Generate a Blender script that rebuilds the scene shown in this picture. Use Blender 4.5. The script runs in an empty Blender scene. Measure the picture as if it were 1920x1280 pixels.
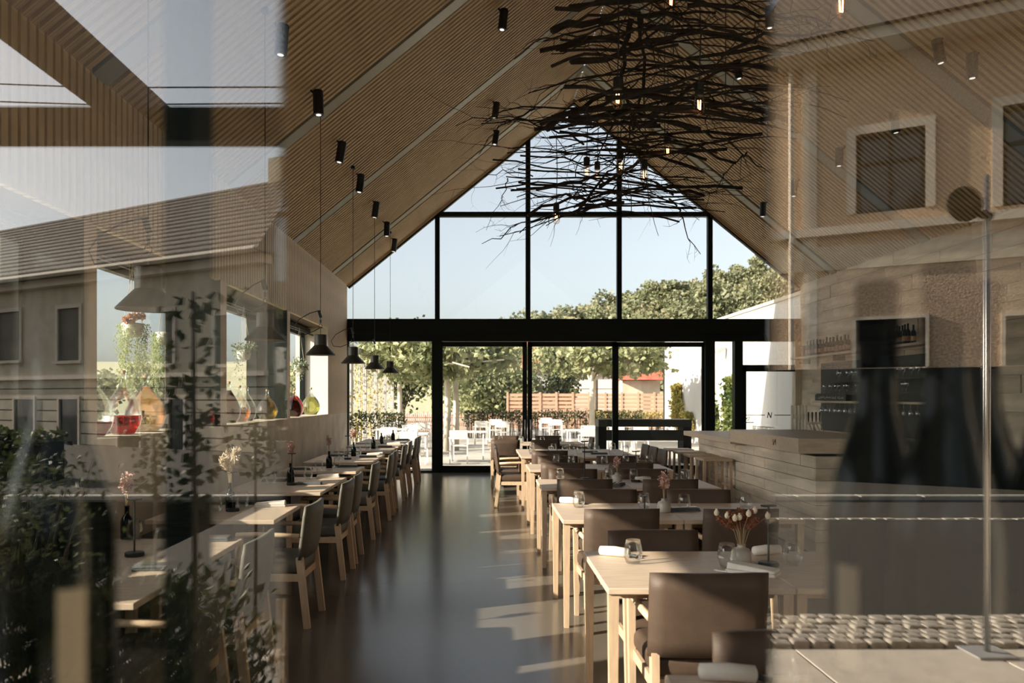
import bpy, bmesh, math, random
from mathutils import Vector, Matrix
R = math.radians
random.seed(7)
SC = bpy.context.scene
COL = SC.collection

# ---------------------------------------------------------------- camera, sky, sun, exposure
F_PX = 1493.33                      # 28 mm on a 36 mm frame, 1920 px wide
CAM_Z = 1.6
VPX, VPY = 903.0, 744.0             # where the hall's long axis vanishes
cd = bpy.data.cameras.new('camera'); cam = bpy.data.objects.new('camera', cd); COL.objects.link(cam)
cam.location = (0, 0, CAM_Z); cam.rotation_euler = (R(90), 0, 0)
cd.sensor_width = 36; cd.lens = 28
cd.shift_x = (960 - VPX) / 1920; cd.shift_y = (VPY - 640) / 1920
cd.clip_start = 0.05; cd.clip_end = 2000
cd.dof.use_dof = True; cd.dof.focus_distance = 7.5; cd.dof.aperture_fstop = 3.2
SC.camera = cam

SUN_DIR = Vector((0.91, 0.41, -math.tan(R(22.5)))).normalized()     # the way the light travels
w = bpy.data.worlds.new('sky'); SC.world = w; w.use_nodes = True
nt = w.node_tree; nt.nodes.clear()
wo = nt.nodes.new('ShaderNodeOutputWorld'); bg = nt.nodes.new('ShaderNodeBackground')
sky = nt.nodes.new('ShaderNodeTexSky'); sky.sky_type = 'NISHITA'; sky.sun_disc = False
sky.sun_elevation = R(22.5); sky.sun_rotation = math.atan2(-SUN_DIR.x, -SUN_DIR.y)
sky.air_density = 1.0; sky.dust_density = 3.0; sky.ozone_density = 1.0; sky.altitude = 200
hs = nt.nodes.new('ShaderNodeHueSaturation'); hs.inputs['Saturation'].default_value = 0.38
bg.inputs['Strength'].default_value = 0.235
nt.links.new(sky.outputs[0], hs.inputs['Color']); nt.links.new(hs.outputs[0], bg.inputs['Color'])
nt.links.new(bg.outputs[0], wo.inputs['Surface'])

sl = bpy.data.lights.new('sun', 'SUN'); sl.energy = 11.0; sl.angle = R(0.6); sl.color = (1.0, 0.86, 0.70)
sun = bpy.data.objects.new('sun', sl); COL.objects.link(sun)
sun.rotation_euler = SUN_DIR.to_track_quat('-Z', 'Y').to_euler(); sun.location = (-30, -12, 20)

vs = SC.view_settings
vs.view_transform = 'Standard'; vs.look = 'None'; vs.gamma = 1; vs.use_curve_mapping = False
vs.exposure = 0.1
SC.cycles.transparent_max_bounces = 20; SC.cycles.max_bounces = 9
SC.cycles.caustics_reflective = False; SC.cycles.caustics_refractive = False

# ---------------------------------------------------------------- helpers
def at(px, py, D):                  # a point at depth D seen at pixel (px, py)
    return Vector(((px - VPX) * D / F_PX, D, CAM_Z - (py - VPY) * D / F_PX))
def on_z(px, py, z):                # the point of the level z seen at pixel (px, py)
    return at(px, py, (CAM_Z - z) * F_PX / (py - VPY))

class MB:
    def __init__(s): s.v = []; s.f = []
    def add(s, vs, fs):
        o = len(s.v); s.v += [tuple(v) for v in vs]; s.f += [tuple(i + o for i in f) for f in fs]; return s
    def box(s, x0, x1, y0, y1, z0, z1):
        return s.add([(x0,y0,z0),(x1,y0,z0),(x1,y1,z0),(x0,y1,z0),(x0,y0,z1),(x1,y0,z1),(x1,y1,z1),(x0,y1,z1)],
                     [(0,3,2,1),(4,5,6,7),(0,1,5,4),(1,2,6,5),(2,3,7,6),(3,0,4,7)])
    def cbox(s, c, sx, sy, sz): return s.box(c[0]-sx/2,c[0]+sx/2,c[1]-sy/2,c[1]+sy/2,c[2]-sz/2,c[2]+sz/2)
    def bar(s, a, b, w, h=None, up=(0,0,1), w2=None, h2=None):          # squared bar from a to b, may taper
        a = Vector(a); b = Vector(b); h = h or w; w2 = w2 or w; h2 = h2 or h
        d = (b - a).normalized(); u = Vector(up)
        if abs(d.dot(u)) > 0.98: u = Vector((0,1,0))
        r = d.cross(u).normalized(); u = r.cross(d).normalized()
        p = [a-r*w/2-u*h/2, a+r*w/2-u*h/2, a+r*w/2+u*h/2, a-r*w/2+u*h/2,
             b-r*w2/2-u*h2/2, b+r*w2/2-u*h2/2, b+r*w2/2+u*h2/2, b-r*w2/2+u*h2/2]
        return s.add(p, [(0,1,2,3),(7,6,5,4),(0,4,5,1),(1,5,6,2),(2,6,7,3),(3,7,4,0)])
    def lathe(s, prof, c=(0,0,0), n=16, caps=True):                    # prof: (r, z) from bottom to top
        vs = []
        for r, z in prof:
            for i in range(n):
                t = 2*math.pi*i/n; vs.append((c[0]+r*math.cos(t), c[1]+r*math.sin(t), c[2]+z))
        fs = []
        for k in range(len(prof)-1):
            for i in range(n):
                j = (i+1) % n; fs.append((k*n+i, k*n+j, (k+1)*n+j, (k+1)*n+i))
        if caps:
            fs.append(tuple(reversed(range(n)))); fs.append(tuple(range((len(prof)-1)*n, len(prof)*n)))
        return s.add(vs, fs)
    def tube(s, pts, rad, n=6, caps=True):
        pts = [Vector(p) for p in pts]; m = len(pts)
        if not isinstance(rad, (list, tuple)): rad = [rad]*m
        vs = []; prev = None
        for k, p in enumerate(pts):
            d = (pts[min(k+1,m-1)] - pts[max(k-1,0)]).normalized()
            if prev is None:
                u = Vector((0,0,1)) if abs(d.z) < 0.9 else Vector((1,0,0))
                r = d.cross(u).normalized()
            else:
                r = (prev - d*prev.dot(d))
                r = r.normalized() if r.length > 1e-6 else d.orthogonal().normalized()
            prev = r; q = d.cross(r)
            for i in range(n):
                t = 2*math.pi*i/n; vs.append(p + (r*math.cos(t) + q*math.sin(t))*rad[k])
        fs = []
        for k in range(m-1):
            for i in range(n):
                j = (i+1) % n; fs.append((k*n+i, k*n+j, (k+1)*n+j, (k+1)*n+i))
        if caps: fs.append(tuple(reversed(range(n)))); fs.append(tuple(range((m-1)*n, m*n)))
        return s.add(vs, fs)
    def prism(s, poly, a, b, axis='y'):                                # polygon (u, v) pushed from a to b along an axis
        n = len(poly)
        def P(u, v, t): return (u, t, v) if axis == 'y' else ((t, u, v) if axis == 'x' else (u, v, t))
        vs = [P(u, v, a) for u, v in poly] + [P(u, v, b) for u, v in poly]
        fs = [tuple(range(n)), tuple(reversed(range(n, 2*n)))] + [(i, n+i, n+(i+1) % n, (i+1) % n) for i in range(n)]
        return s.add(vs, fs)
    def ball(s, c, rx, ry=None, rz=None, n=8, m=6):
        ry = ry or rx; rz = rz or rx
        prof = [(math.sin(math.pi*k/m), -math.cos(math.pi*k/m)) for k in range(m+1)]
        vs = [(c[0], c[1], c[2]-rz)]
        for r, z in prof[1:-1]:
            for i in range(n):
                t = 2*math.pi*i/n; vs.append((c[0]+rx*r*math.cos(t), c[1]+ry*r*math.sin(t), c[2]+rz*z))
        vs.append((c[0], c[1], c[2]+rz)); fs = []
        for i in range(n): fs.append((0, 1+(i+1) % n, 1+i))
        for k in range(m-2):
            for i in range(n):
                j = (i+1) % n; fs.append((1+k*n+i, 1+k*n+j, 1+(k+1)*n+j, 1+(k+1)*n+i))
        L = len(vs)-1; b = 1+(m-2)*n
        for i in range(n): fs.append((b+i, b+(i+1) % n, L))
        return s.add(vs, fs)
    def leaf(s, p, size, rnd, droop=0.0, narrow=0.55):                 # one leaf: a small folded rhomb
        d = Vector((rnd.gauss(0,1), rnd.gauss(0,1), rnd.gauss(0,1)-droop)).normalized()
        u = d.orthogonal().normalized(); u.rotate(Matrix.Rotation(rnd.random()*6.28, 3, d))
        k = size*(0.7+0.6*rnd.random()); p = Vector(p)
        nrm = d.cross(u)*k*0.12
        return s.add([p, p+d*k*0.5+u*k*narrow*0.5+nrm, p+d*k, p+d*k*0.5-u*k*narrow*0.5+nrm], [(0,1,2),(0,2,3)])
    def build(s, name, mat, parent=None, smooth=False, bevel=0, seg=2, fixn=False):
        me = bpy.data.meshes.new(name); me.from_pydata(s.v, [], s.f); me.update()
        if bevel or fixn:
            bm = bmesh.new(); bm.from_mesh(me)
            bmesh.ops.recalc_face_normals(bm, faces=bm.faces)
            if bevel:
                bmesh.ops.bevel(bm, geom=[e for e in bm.edges if e.calc_face_angle(0) > 0.4], offset=bevel, segments=seg, affect='EDGES', profile=0.5)
            bm.to_mesh(me); bm.free()
        if smooth:
            for p in me.polygons: p.use_smooth = True
        me.materials.append(mat)
        return mkobj(name, me, parent)
def mkobj(name, me, parent=None):
    o = bpy.data.objects.new(name, me); COL.objects.link(o)
    if parent is not None: o.parent = parent
    return o
def tag(o, label=None, cat=None, group=None, kind=None):
    if label: o['label'] = label
    if cat: o['category'] = cat
    if group: o['group'] = group
    if kind: o['kind'] = kind
    return o
def thing(name, label, cat, loc=(0,0,0), rz=0, group=None, kind=None):
    o = bpy.data.objects.new(name, None); COL.objects.link(o); o.empty_display_size = 0.1
    o.location = loc; o.rotation_euler = (0, 0, rz)
    return tag(o, label, cat, group, kind)
def struct(o): o['kind'] = 'structure'; return o
KIDS = {}
def dup(o, loc=None, rz=None, label=None, scale=None, parent=None):
    c = o.copy(); COL.objects.link(c)
    if parent is not None: c.parent = parent
    if loc is not None: c.location = loc
    if rz is not None: c.rotation_euler = (0, 0, rz)
    if scale is not None: c.scale = scale if not isinstance(scale, (int, float)) else (scale,)*3
    if label: c['label'] = label
    for ch in kids(o): dup(ch, parent=c)
    return c
def kids(o):
    if o.name not in KIDS: KIDS[o.name] = list(o.children)
    return KIDS[o.name]
class Stamp:                        # first call moves the prototype itself, later calls copy it
    def __init__(s, proto): s.p = proto; s.used = False
    def __call__(s, loc, rz=0, label=None, scale=None):
        if not s.used:
            s.used = True; kids(s.p); o = s.p; o.location = loc; o.rotation_euler = (0,0,rz)
            if scale is not None: o.scale = scale if not isinstance(scale, (int, float)) else (scale,)*3
            if label: o['label'] = label
            return o
        return dup(s.p, loc, rz, label, scale if scale is not None else 1.0)
ORD = ['first','second','third','fourth','fifth','sixth','seventh','eighth','ninth','tenth','eleventh','twelfth','thirteenth','fourteenth','fifteenth',
       'sixteenth','seventeenth','eighteenth','nineteenth','twentieth'] + ['twenty-'+k for k in ('first','second','third','fourth','fifth','sixth','seventh','eighth','ninth')] + ['thirtieth']

# ---------------------------------------------------------------- materials
def newmat(name):
    m = bpy.data.materials.new(name); m.use_nodes = True
    return m, m.node_tree, m.node_tree.nodes['Principled BSDF']
def pmat(name, col, rough=0.5, metal=0.0, var=0.0, scale=8.0, stretch=(1,1,1), bump=0.0, bscale=None, col2=None, spec=0.5, coat=0.0, sub=0.0, rvar=0.0):
    m, t, b = newmat(name)
    b.inputs['Base Color'].default_value = (*col, 1); b.inputs['Roughness'].default_value = rough
    b.inputs['Metallic'].default_value = metal; b.inputs['Specular IOR Level'].default_value = spec
    b.inputs['Coat Weight'].default_value = coat
    if var or bump or col2 or rvar:
        tc = t.nodes.new('ShaderNodeTexCoord'); mp = t.nodes.new('ShaderNodeMapping'); mp.inputs['Scale'].default_value = stretch
        nz = t.nodes.new('ShaderNodeTexNoise'); nz.inputs['Scale'].default_value = scale; nz.inputs['Detail'].default_value = 6
        t.links.new(tc.outputs['Object'], mp.inputs[0]); t.links.new(mp.outputs[0], nz.inputs['Vector'])
        if var or col2:
            rp = t.nodes.new('ShaderNodeValToRGB')
            rp.color_ramp.elements[0].position = 0.3; rp.color_ramp.elements[1].position = 0.7
            rp.color_ramp.elements[0].color = (*(col2 or tuple(c*(1-var) for c in col)), 1)
            rp.color_ramp.elements[1].color = (*tuple(min(1, c*(1+var)) for c in col), 1)
            t.links.new(nz.outputs['Fac'], rp.inputs[0]); t.links.new(rp.outputs[0], b.inputs['Base Color'])
        if rvar:
            mr = t.nodes.new('ShaderNodeMapRange'); mr.inputs[3].default_value = rough-rvar; mr.inputs[4].default_value = rough+rvar
            t.links.new(nz.outputs['Fac'], mr.inputs[0]); t.links.new(mr.outputs[0], b.inputs['Roughness'])
        if bump:
            n2 = nz
            if bscale:
                n2 = t.nodes.new('ShaderNodeTexNoise'); n2.inputs['Scale'].default_value = bscale; n2.inputs['Detail'].default_value = 4
                t.links.new(mp.outputs[0], n2.inputs['Vector'])
            bp = t.nodes.new('ShaderNodeBump'); bp.inputs['Strength'].default_value = bump; bp.inputs['Distance'].default_value = 0.02
            t.links.new(n2.outputs['Fac'], bp.inputs['Height']); t.links.new(bp.outputs[0], b.inputs['Normal'])
    return m
def glassmat(name, fac, tint=(1,1,1), rough=0.0, fres=False, refl=(1,1,1)):
    m = bpy.data.materials.new(name); m.use_nodes = True; t = m.node_tree; t.nodes.clear()
    o = t.nodes.new('ShaderNodeOutputMaterial'); mx = t.nodes.new('ShaderNodeMixShader')
    tr = t.nodes.new('ShaderNodeBsdfTransparent'); tr.inputs[0].default_value = (*tint, 1)
    gl = t.nodes.new('ShaderNodeBsdfGlossy'); gl.inputs['Roughness'].default_value = rough; gl.inputs['Color'].default_value = (*refl, 1)
    if fres:
        lw = t.nodes.new('ShaderNodeLayerWeight'); lw.inputs['Blend'].default_value = fac; mu = t.nodes.new('ShaderNodeMath'); mu.operation = 'MULTIPLY'; mu.inputs[1].default_value = .45; t.links.new(lw.outputs['Fresnel'], mu.inputs[0]); t.links.new(mu.outputs[0], mx.inputs[0])
    else: mx.inputs[0].default_value = fac
    t.links.new(tr.outputs[0], mx.inputs[1]); t.links.new(gl.outputs[0], mx.inputs[2]); t.links.new(mx.outputs[0], o.inputs[0])
    return m
def liquid(name, col, dens=1.0):
    m, t, b = newmat(name)
    b.inputs['Base Color'].default_value = (*col, 1); b.inputs['Roughness'].default_value = 0.03
    b.inputs['Transmission Weight'].default_value = 1.0; b.inputs['IOR'].default_value = 1.12
    return m
def leafmat(name, c1, c2, trans=0.35, scale=1.2):
    m = bpy.data.materials.new(name); m.use_nodes = True; t = m.node_tree; t.nodes.clear()
    o = t.nodes.new('ShaderNodeOutputMaterial'); mx = t.nodes.new('ShaderNodeMixShader'); mx.inputs[0].default_value = trans
    d = t.nodes.new('ShaderNodeBsdfPrincipled'); d.inputs['Roughness'].default_value = 0.55; tl = t.nodes.new('ShaderNodeBsdfTranslucent')
    tc = t.nodes.new('ShaderNodeTexCoord'); nz = t.nodes.new('ShaderNodeTexNoise'); nz.inputs['Scale'].default_value = scale; nz.inputs['Detail'].default_value = 5
    rp = t.nodes.new('ShaderNodeValToRGB'); rp.color_ramp.elements[0].color = (*c1, 1); rp.color_ramp.elements[1].color = (*c2, 1)
    rp.color_ramp.elements[0].position = 0.35; rp.color_ramp.elements[1].position = 0.65
    t.links.new(tc.outputs['Object'], nz.inputs['Vector']); t.links.new(nz.outputs['Fac'], rp.inputs[0])
    t.links.new(rp.outputs[0], d.inputs['Base Color']); t.links.new(rp.outputs[0], tl.inputs['Color'])
    t.links.new(d.outputs[0], mx.inputs[1]); t.links.new(tl.outputs[0], mx.inputs[2]); t.links.new(mx.outputs[0], o.inputs[0])
    return m
def emit(name, col, s):
    m = bpy.data.materials.new(name); m.use_nodes = True; t = m.node_tree; t.nodes.clear()
    o = t.nodes.new('ShaderNodeOutputMaterial'); e = t.nodes.new('ShaderNodeEmission'); e.inputs[0].default_value = (*col,1); e.inputs[1].default_value = s
    t.links.new(e.outputs[0], o.inputs[0]); return m
M = dict(
    oak=pmat('pale_oak', (.60,.475,.36), .45, var=.14, scale=6, stretch=(1,8,8), bump=.05),
    oak_leg=pmat('oak_leg', (.58,.43,.29), .5, var=.12, scale=9, stretch=(6,6,1)),
    slat=pmat('slat_wood', (.60,.455,.29), .6, var=.22, scale=5, stretch=(.6,9,.6)),
    slatwall=pmat('slat_wall_wood', (.70,.56,.40), .6, var=.18, scale=4, stretch=(3,1.3,.5)),
    backing=pmat('dark_backing', (.045,.034,.020), .9),
    felt=pmat('wall_backing', (.10,.075,.05), .9),
    beam=pmat('painted_steel_beam', (.30,.29,.24), .38, var=.05, scale=2),
    concrete=pmat('concrete', (.70,.59,.46), .8, var=.18, scale=2.5, bump=.25, bscale=30),
    boardconc=pmat('board_formed_concrete', (.70,.60,.48), .85, var=.3, scale=3, stretch=(1,.35,2.2), bump=.5, bscale=9),
    joint=pmat('concrete_joint', (.16,.14,.11), .9),
    floor=pmat('polished_screed', (.15,.133,.108), .19, var=.08, scale=.7, rvar=.02, spec=.5),
    black=pmat('black_metal', (.010,.013,.012), .42, var=.1, scale=30),
    frame=pmat('black_green_frame', (.005,.010,.009), .45, spec=.2),
    leather=pmat('taupe_leather', (.078,.053,.038), .54, spec=.32, var=.12, scale=14, bump=.08, bscale=160),
    leather2=pmat('grey_leather', (.10,.095,.075), .55, spec=.3, var=.12, scale=14, bump=.08, bscale=160),
    linen=pmat('white_linen', (.78,.74,.68), .9, var=.06, scale=20, bump=.2, bscale=90),
    slate=pmat('slate_linen', (.10,.11,.115), .9, var=.2, scale=20, bump=.2, bscale=90),
    ceramic=pmat('grey_ceramic', (.42,.39,.34), .35, var=.12, scale=14),
    cork=pmat('cork', (.42,.26,.13), .9, var=.2, scale=60),
    steel=pmat('brushed_steel', (.62,.60,.56), .28, metal=1),
    brass=pmat('warm_steel', (.66,.60,.48), .3, metal=1),
    white=pmat('white_paint', (.62,.60,.57), .7, var=.03, scale=2),
    whitefurn=pmat('white_furniture', (.76,.74,.71), .5),
    gravel=pmat('gravel', (.56,.52,.46), .95, var=.35, scale=60, bump=.6, bscale=80),
    paver=pmat('grey_paver', (.30,.31,.31), .7, var=.15, scale=6),
    grass=pmat('dry_grass', (.46,.43,.28), .95, var=.3, scale=5, bump=.3),
    bark=pmat('pale_bark', (.52,.47,.38), .9, var=.3, scale=5, stretch=(1,1,.3), bump=.3),
    branch=pmat('dark_branch', (.020,.014,.010), .85, var=.4, scale=30, bump=.4),
    darkbark=pmat('dark_bark', (.06,.045,.03), .9, var=.3, scale=10),
    larch=pmat('larch_boards', (.50,.30,.20), .7, var=.15, scale=5, stretch=(.5,6,6)),
    roofred=pmat('red_tiles', (.52,.13,.08), .8, var=.25, scale=3),
    rooftile=pmat('brown_roof_tiles', (.13,.10,.075), .8, var=.3, scale=9),
    asphalt=pmat('asphalt', (.06,.052,.040), .85, var=.3, scale=45, bump=.5, bscale=140),
    cobble=pmat('cobbles', (.46,.41,.34), .85, var=.35, scale=11, bump=.4, bscale=20),
    kerb=pmat('kerb_stone', (.42,.39,.33), .85, var=.2, scale=10),
    pave=pmat('pavement_slab', (.72,.64,.53), .8, var=.1, scale=6),
    stucco=pmat('pebbledash_stucco', (.56,.41,.28), .95, var=.35, scale=26, bump=1.0, bscale=34),
    cream=pmat('cream_render', (.56,.49,.37), .9, var=.12, scale=2.2),
    plinth=pmat('dark_plinth', (.008,.010,.009), .7, spec=.08),
    moulding=pmat('pale_moulding', (.66,.58,.47), .8),
    winglass=pmat('dark_window_pane', (.02,.025,.028), .05, spec=.8),
    glass=glassmat('window_glass', .02, (.97,.985,.98)),
    front=glassmat('coated_front_glass', .165, (.98,.995,.99)),
    drink=glassmat('drinking_glass', .32, (.97,.98,.98), fres=True),
    demi=glassmat('demijohn_glass', .5, (.95,.98,.96), fres=True),
    rackglass=glassmat('rack_glass', .75, (.97,.98,.98), fres=True),
    bottle=pmat('dark_bottle_glass', (.002,.006,.005), .10, spec=.28),
    label=pmat('paper_label', (.66,.54,.38), .8),
    labelpink=pmat('pink_label', (.62,.40,.30), .8),
    chalk=pmat('chalk_white', (.8,.8,.78), .9),
    ivory=pmat('ivory_badge', (.75,.71,.62), .4),
    pink=pmat('dried_pink', (.56,.36,.30), .9, var=.25, scale=50),
    pampas=pmat('pampas_cream', (.80,.70,.55), .95, var=.1, scale=40),
    rust=pmat('rust_seed', (.22,.07,.035), .9, var=.3, scale=60),
    stem=pmat('dry_stem', (.40,.30,.17), .9),
    filament=emit('filament', (1,.42,.15), 12),
    bulbglass=glassmat('bulb_glass', .22, (1,.93,.86), fres=True),
    spotlens=emit('spot_lens', (1,.92,.8), 1.2),
    leaf_plane=leafmat('plane_leaf', (.16,.19,.08), (.43,.44,.24)),
    leaf_dark=leafmat('dark_leaf', (.025,.036,.012), (.09,.11,.035)),
    leaf_hill=leafmat('hill_leaf', (.13,.15,.07), (.33,.33,.20), scale=.25),
    leaf_hill2=leafmat('hill_leaf_pale', (.19,.19,.09), (.40,.37,.23), scale=.25),
    leaf_ivy=leafmat('ivy_leaf', (.05,.09,.02), (.22,.24,.07)),
    leaf_yellow=leafmat('yellow_leaf', (.30,.27,.06), (.55,.44,.14)),
    trail=leafmat('trailing_leaf', (.26,.33,.13), (.50,.55,.28), trans=.5),
    succulent=leafmat('succulent', (.16,.22,.14), (.42,.46,.33)),
    dahlia=pmat('peach_blossom', (.70,.44,.32), .9, var=.3, scale=40),
    pot=pmat('white_pot', (.78,.75,.70), .6),
    rope=pmat('jute_rope', (.62,.54,.42), .95),
    solar=pmat('solar_panel', (.03,.04,.09), .2),
    lamp_grey=pmat('grey_lamp', (.42,.41,.40), .5),
    lampshade=pmat('dark_bronze_shade', (.020,.019,.016), .45),
    shadein=pmat('shade_inside', (.30,.28,.24), .6),
)

# ================================================================ the hall
XL, XR, YF, YB = -2.85, 6.77, 0.5, 16.94
EAVE, RX, RZ = 3.97, 1.96, 7.91
SLOPE = (RZ - EAVE) / (RX - XL)
SILL, HEAD = 1.27, 2.88
def roof_z(x): return EAVE + SLOPE*(x-XL) if x < RX else RZ - (RZ-EAVE)*(x-RX)/(XR-RX)
BEAMS = (2.85, 5.95, 9.07, 12.15, 15.3)

fl = MB().box(XL-.5, XR+.3, YF-.1, YB+.06, -.2, 0).build('floor', M['floor']); struct(fl)

def slope_side(side):
    A = Vector((XL, 0, EAVE)) if side < 0 else Vector((XR, 0, EAVE)); B = Vector((RX, 0, RZ))
    d = (B-A).normalized(); n = Vector((-d.z, 0, d.x)) if side < 0 else Vector((d.z, 0, -d.x))
    if n.z < 0: n = -n
    out = -d*0.7
    p = [A+out+n*.075, B+n*.075, B+n*.34, A+out+n*.34]
    root = MB().prism([(q.x, q.z) for q in p], -3.2, YB+.25).build('ceiling_left' if side < 0 else 'ceiling_right', M['backing'], fixn=True)  # the stretch before the front glass is unseen, added to shade the entrance
    struct(root)
    m = MB().bar(A+n*.03-d*.02, B+n*.03, .056, .06, up=n)
    first = None; y = YF+.06
    while y < YB-.02:
        if min(abs(y-b) for b in BEAMS) > .165:
            if first is None: first = m.build('slat', M['slat'], root); first.location.y = y
            else: mkobj('slat', first.data, root).location.y = y
        y += .1
    fb = None
    for b in BEAMS:
        if fb is None: fb = MB().bar(A+n*.045-d*.05, B+n*.045, .24, .1, up=n).build('beam', M['beam'], root, bevel=.004)
        else: fb = mkobj('beam', fb.data, root)
        fb.location.y = b
    # screw heads and joints are too small; the rim along the gable is a pale board
    MB().bar(A+n*.02+Vector((0,YB-.03,0)), B+n*.02+Vector((0,YB-.03,0)), .05, .12, up=n).build('verge_board', M['slat'], root)
    return A, B, d, n
LA, LB, LD, LN = slope_side(-1)
RA_, RB_, RD, RN = slope_side(1)

# left wall: concrete ledge, timber piers, slatted upper wall
wl = MB().box(-3.4, XL, YF, YB, 0, SILL).build('wall_left', M['concrete']); struct(wl)
MB().box(-3.42, XL+.012, YF, 14.77, SILL, SILL+.012).build('ledge_top', M['concrete'], wl)
PIERS = [(.5, .62), (2.72, 2.94), (5.70, 5.90), (8.68, 8.90), (11.66, 11.85), (14.77, YB)]
wu = MB().box(-3.45, XL-.05, YF, YB, HEAD, 4.35).build('wall_left_upper', M['felt']); struct(wu)
for k, (a, b) in enumerate(PIERS):
    MB().box(-3.45, XL-.05 if k == 5 else XL, a, b, SILL, HEAD).build('pier', M['slatwall'], wu)
    if 0 < k < 5: MB().box(-3.44, XL+.004, a-.012, a, SILL+.012, HEAD).build('jamb_lining', M['frame'], wu)
    elif k == 5: MB().box(-3.44, XL+.004, a-.012, a, SILL+.012, HEAD).build('jamb_lining', M['white'], wu)
ms = MB().box(XL-.05, XL, -.034, .034, HEAD-.01, EAVE+.05); ml = MB().box(XL-.05, XL, -.034, .034, SILL, EAVE+.05)
s1 = s2 = None; y = YF+.06
while y < YB-.02:
    long = y > 14.83
    if long:
        s2 = ml.build('slat', M['slatwall'], wu) if s2 is None else mkobj('slat', s2.data, wu); s2.location.y = y
    else:
        s1 = ms.build('slat', M['slatwall'], wu) if s1 is None else mkobj('slat', s1.data, wu); s1.location.y = y
    y += .1
for k in range(5):
    a, b = PIERS[k][1], PIERS[k+1][0]
    wn = thing('window_%d' % (k+1), None, None, kind='structure')
    f = MB().box(-3.36, -3.28, a, b, HEAD-.16, HEAD).box(-3.36, -3.28, a, b, SILL, SILL+.05).box(-3.36, -3.28, a, a+.06, SILL, HEAD).box(-3.36, -3.28, b-.06, b, SILL, HEAD)
    f.build('window_frame', M['frame'], wn)
    MB().box(-3.325, -3.313, a+.05, b-.05, SILL+.04, HEAD-.15).build('pane', M['glass'], wn)
    MB().bar((-3.2, a+.05, HEAD-.06), (-3.2, b-.05, HEAD-.06), .07).bar((-3.12, a+.05, HEAD-.14), (-3.12, b-.05, HEAD-.14), .025).build('blind_rail', M['frame'], wn)

# right wall of board-formed concrete, each board mark proud of the wall
wr = MB().box(XR+.012, XR+.4, YF, YB, 0, EAVE+.4).build('wall_right', M['boardconc']); struct(wr)
bmk = {}
rnd = random.Random(3)
for r in range(17):
    z = .0 + r*.235; y = 8.0 + rnd.random()*-1.5
    while y < YB-.1:
        L = rnd.choice((1.2, 1.6, 2.1)); t = rnd.choice((0, 1, 2))
        if y+L > YB: L = 1.2
        if y+L > YB: break
        if (L, t) not in bmk:
            bmk[(L, t)] = MB().box(-.006*t, .02, .006, L-.006, .004, .231).build('board_mark', M['boardconc'], wr, bevel=.003, seg=1)
            o = bmk[(L, t)]
        else: o = mkobj('board_mark', bmk[(L, t)].data, wr)
        o.location = (XR, y, z); y += L

# back gable: frame bars, panes, sliding doors
def gpoly(x0, x1, z0, z1=None, drop=.05):      # a pane of the gable, cut by the roof
    pts = [(x0, z0), (x1, z0)]
    xs = [x1] + ([RX] if x0 < RX < x1 else []) + [x0]
    for x in xs: pts.append((x, min(roof_z(x)-drop, z1) if z1 else roof_z(x)-drop))
    if z1:
        add = []
        for s in ((XL, RX), (XR, RX)):
            t = (z1+drop-EAVE)/(RZ-EAVE); x = s[0]+(s[1]-s[0])*t
            if x0 < x < x1: add.append((x, z1))
        if add: pts = pts[:2] + sorted(pts[2:]+add, key=lambda p: -p[0])
    return pts
wb = thing('wall_back', None, None, kind='structure')
d17 = YB/F_PX
def fx(px): return (px-VPX)*d17
def fz(py): return CAM_Z-(py-VPY)*d17
XM = [fx(p) for p in (820, 990, 1161, 1331)]
TRZ, BT, BB = fz(402), fz(598), fz(640)
MB().box(XL, XR-.0, YB-.06, YB+.12, BB, BT).build('cross_beam', M['frame'], wb)
MB().box(XL, XR, YB-.075, YB-.06, BB+.16, BT-.10).build('beam_flange', M['frame'], wb)
for x in XM: MB().box(x-.05, x+.05, YB-.04, YB+.08, BT, roof_z(x)-.02).build('mullion', M['frame'], wb)
MB().box(XM[0]-.08, XM[3]+.08, YB-.04, YB+.08, TRZ-.05, TRZ+.05).build('transom', M['frame'], wb)
for A, B in ((Vector((XL, YB+.02, EAVE)), Vector((RX, YB+.02, RZ))), (Vector((XR, YB+.02, EAVE)), Vector((RX, YB+.02, RZ)))):
    MB().bar(A+Vector((0,0,-.03)), B+Vector((0,0,-.03)), .1, .09, up=(0,0,1)).build('rake_frame', M['frame'], wb)
xs = [XL] + XM + [XR]
for i in range(5):
    MB().prism(gpoly(xs[i], xs[i+1], BT, TRZ if 0 < i < 4 else None), YB+.02, YB+.032).build('pane', M['glass'], wb, fixn=True)
for i in range(1, 4):
    MB().prism(gpoly(xs[i], xs[i+1], TRZ), YB+.02, YB+.032).build('pane', M['glass'], wb, fixn=True)
MB().box(XL-.02, XL+.03, YB-.04, YB+.08, 0, BT).build('side_post', M['frame'], wb)
MB().box(XR-.12, XR+.02, YB-.06, YB+.12, 0, BT).build('side_post', M['concrete'], wb)
for px0, px1 in ((810, 829), (1321, 1339), (1376, 1391)):
    MB().box(fx(px0), fx(px1), YB-.07, YB+.12, 0, BB).build('door_post', M['frame'], wb)
MB().box(XL, fx(812), YB+.02, YB+.032, .06, BB).build('pane', M['glass'], wb)
MB().box(fx(1339), fx(1378), YB+.02, YB+.032, .06, BB).build('pane', M['glass'], wb)
MB().box(XL, XR, YB-.02, YB+.1, -.02, .03).build('threshold', M['frame'], wb)
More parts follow.
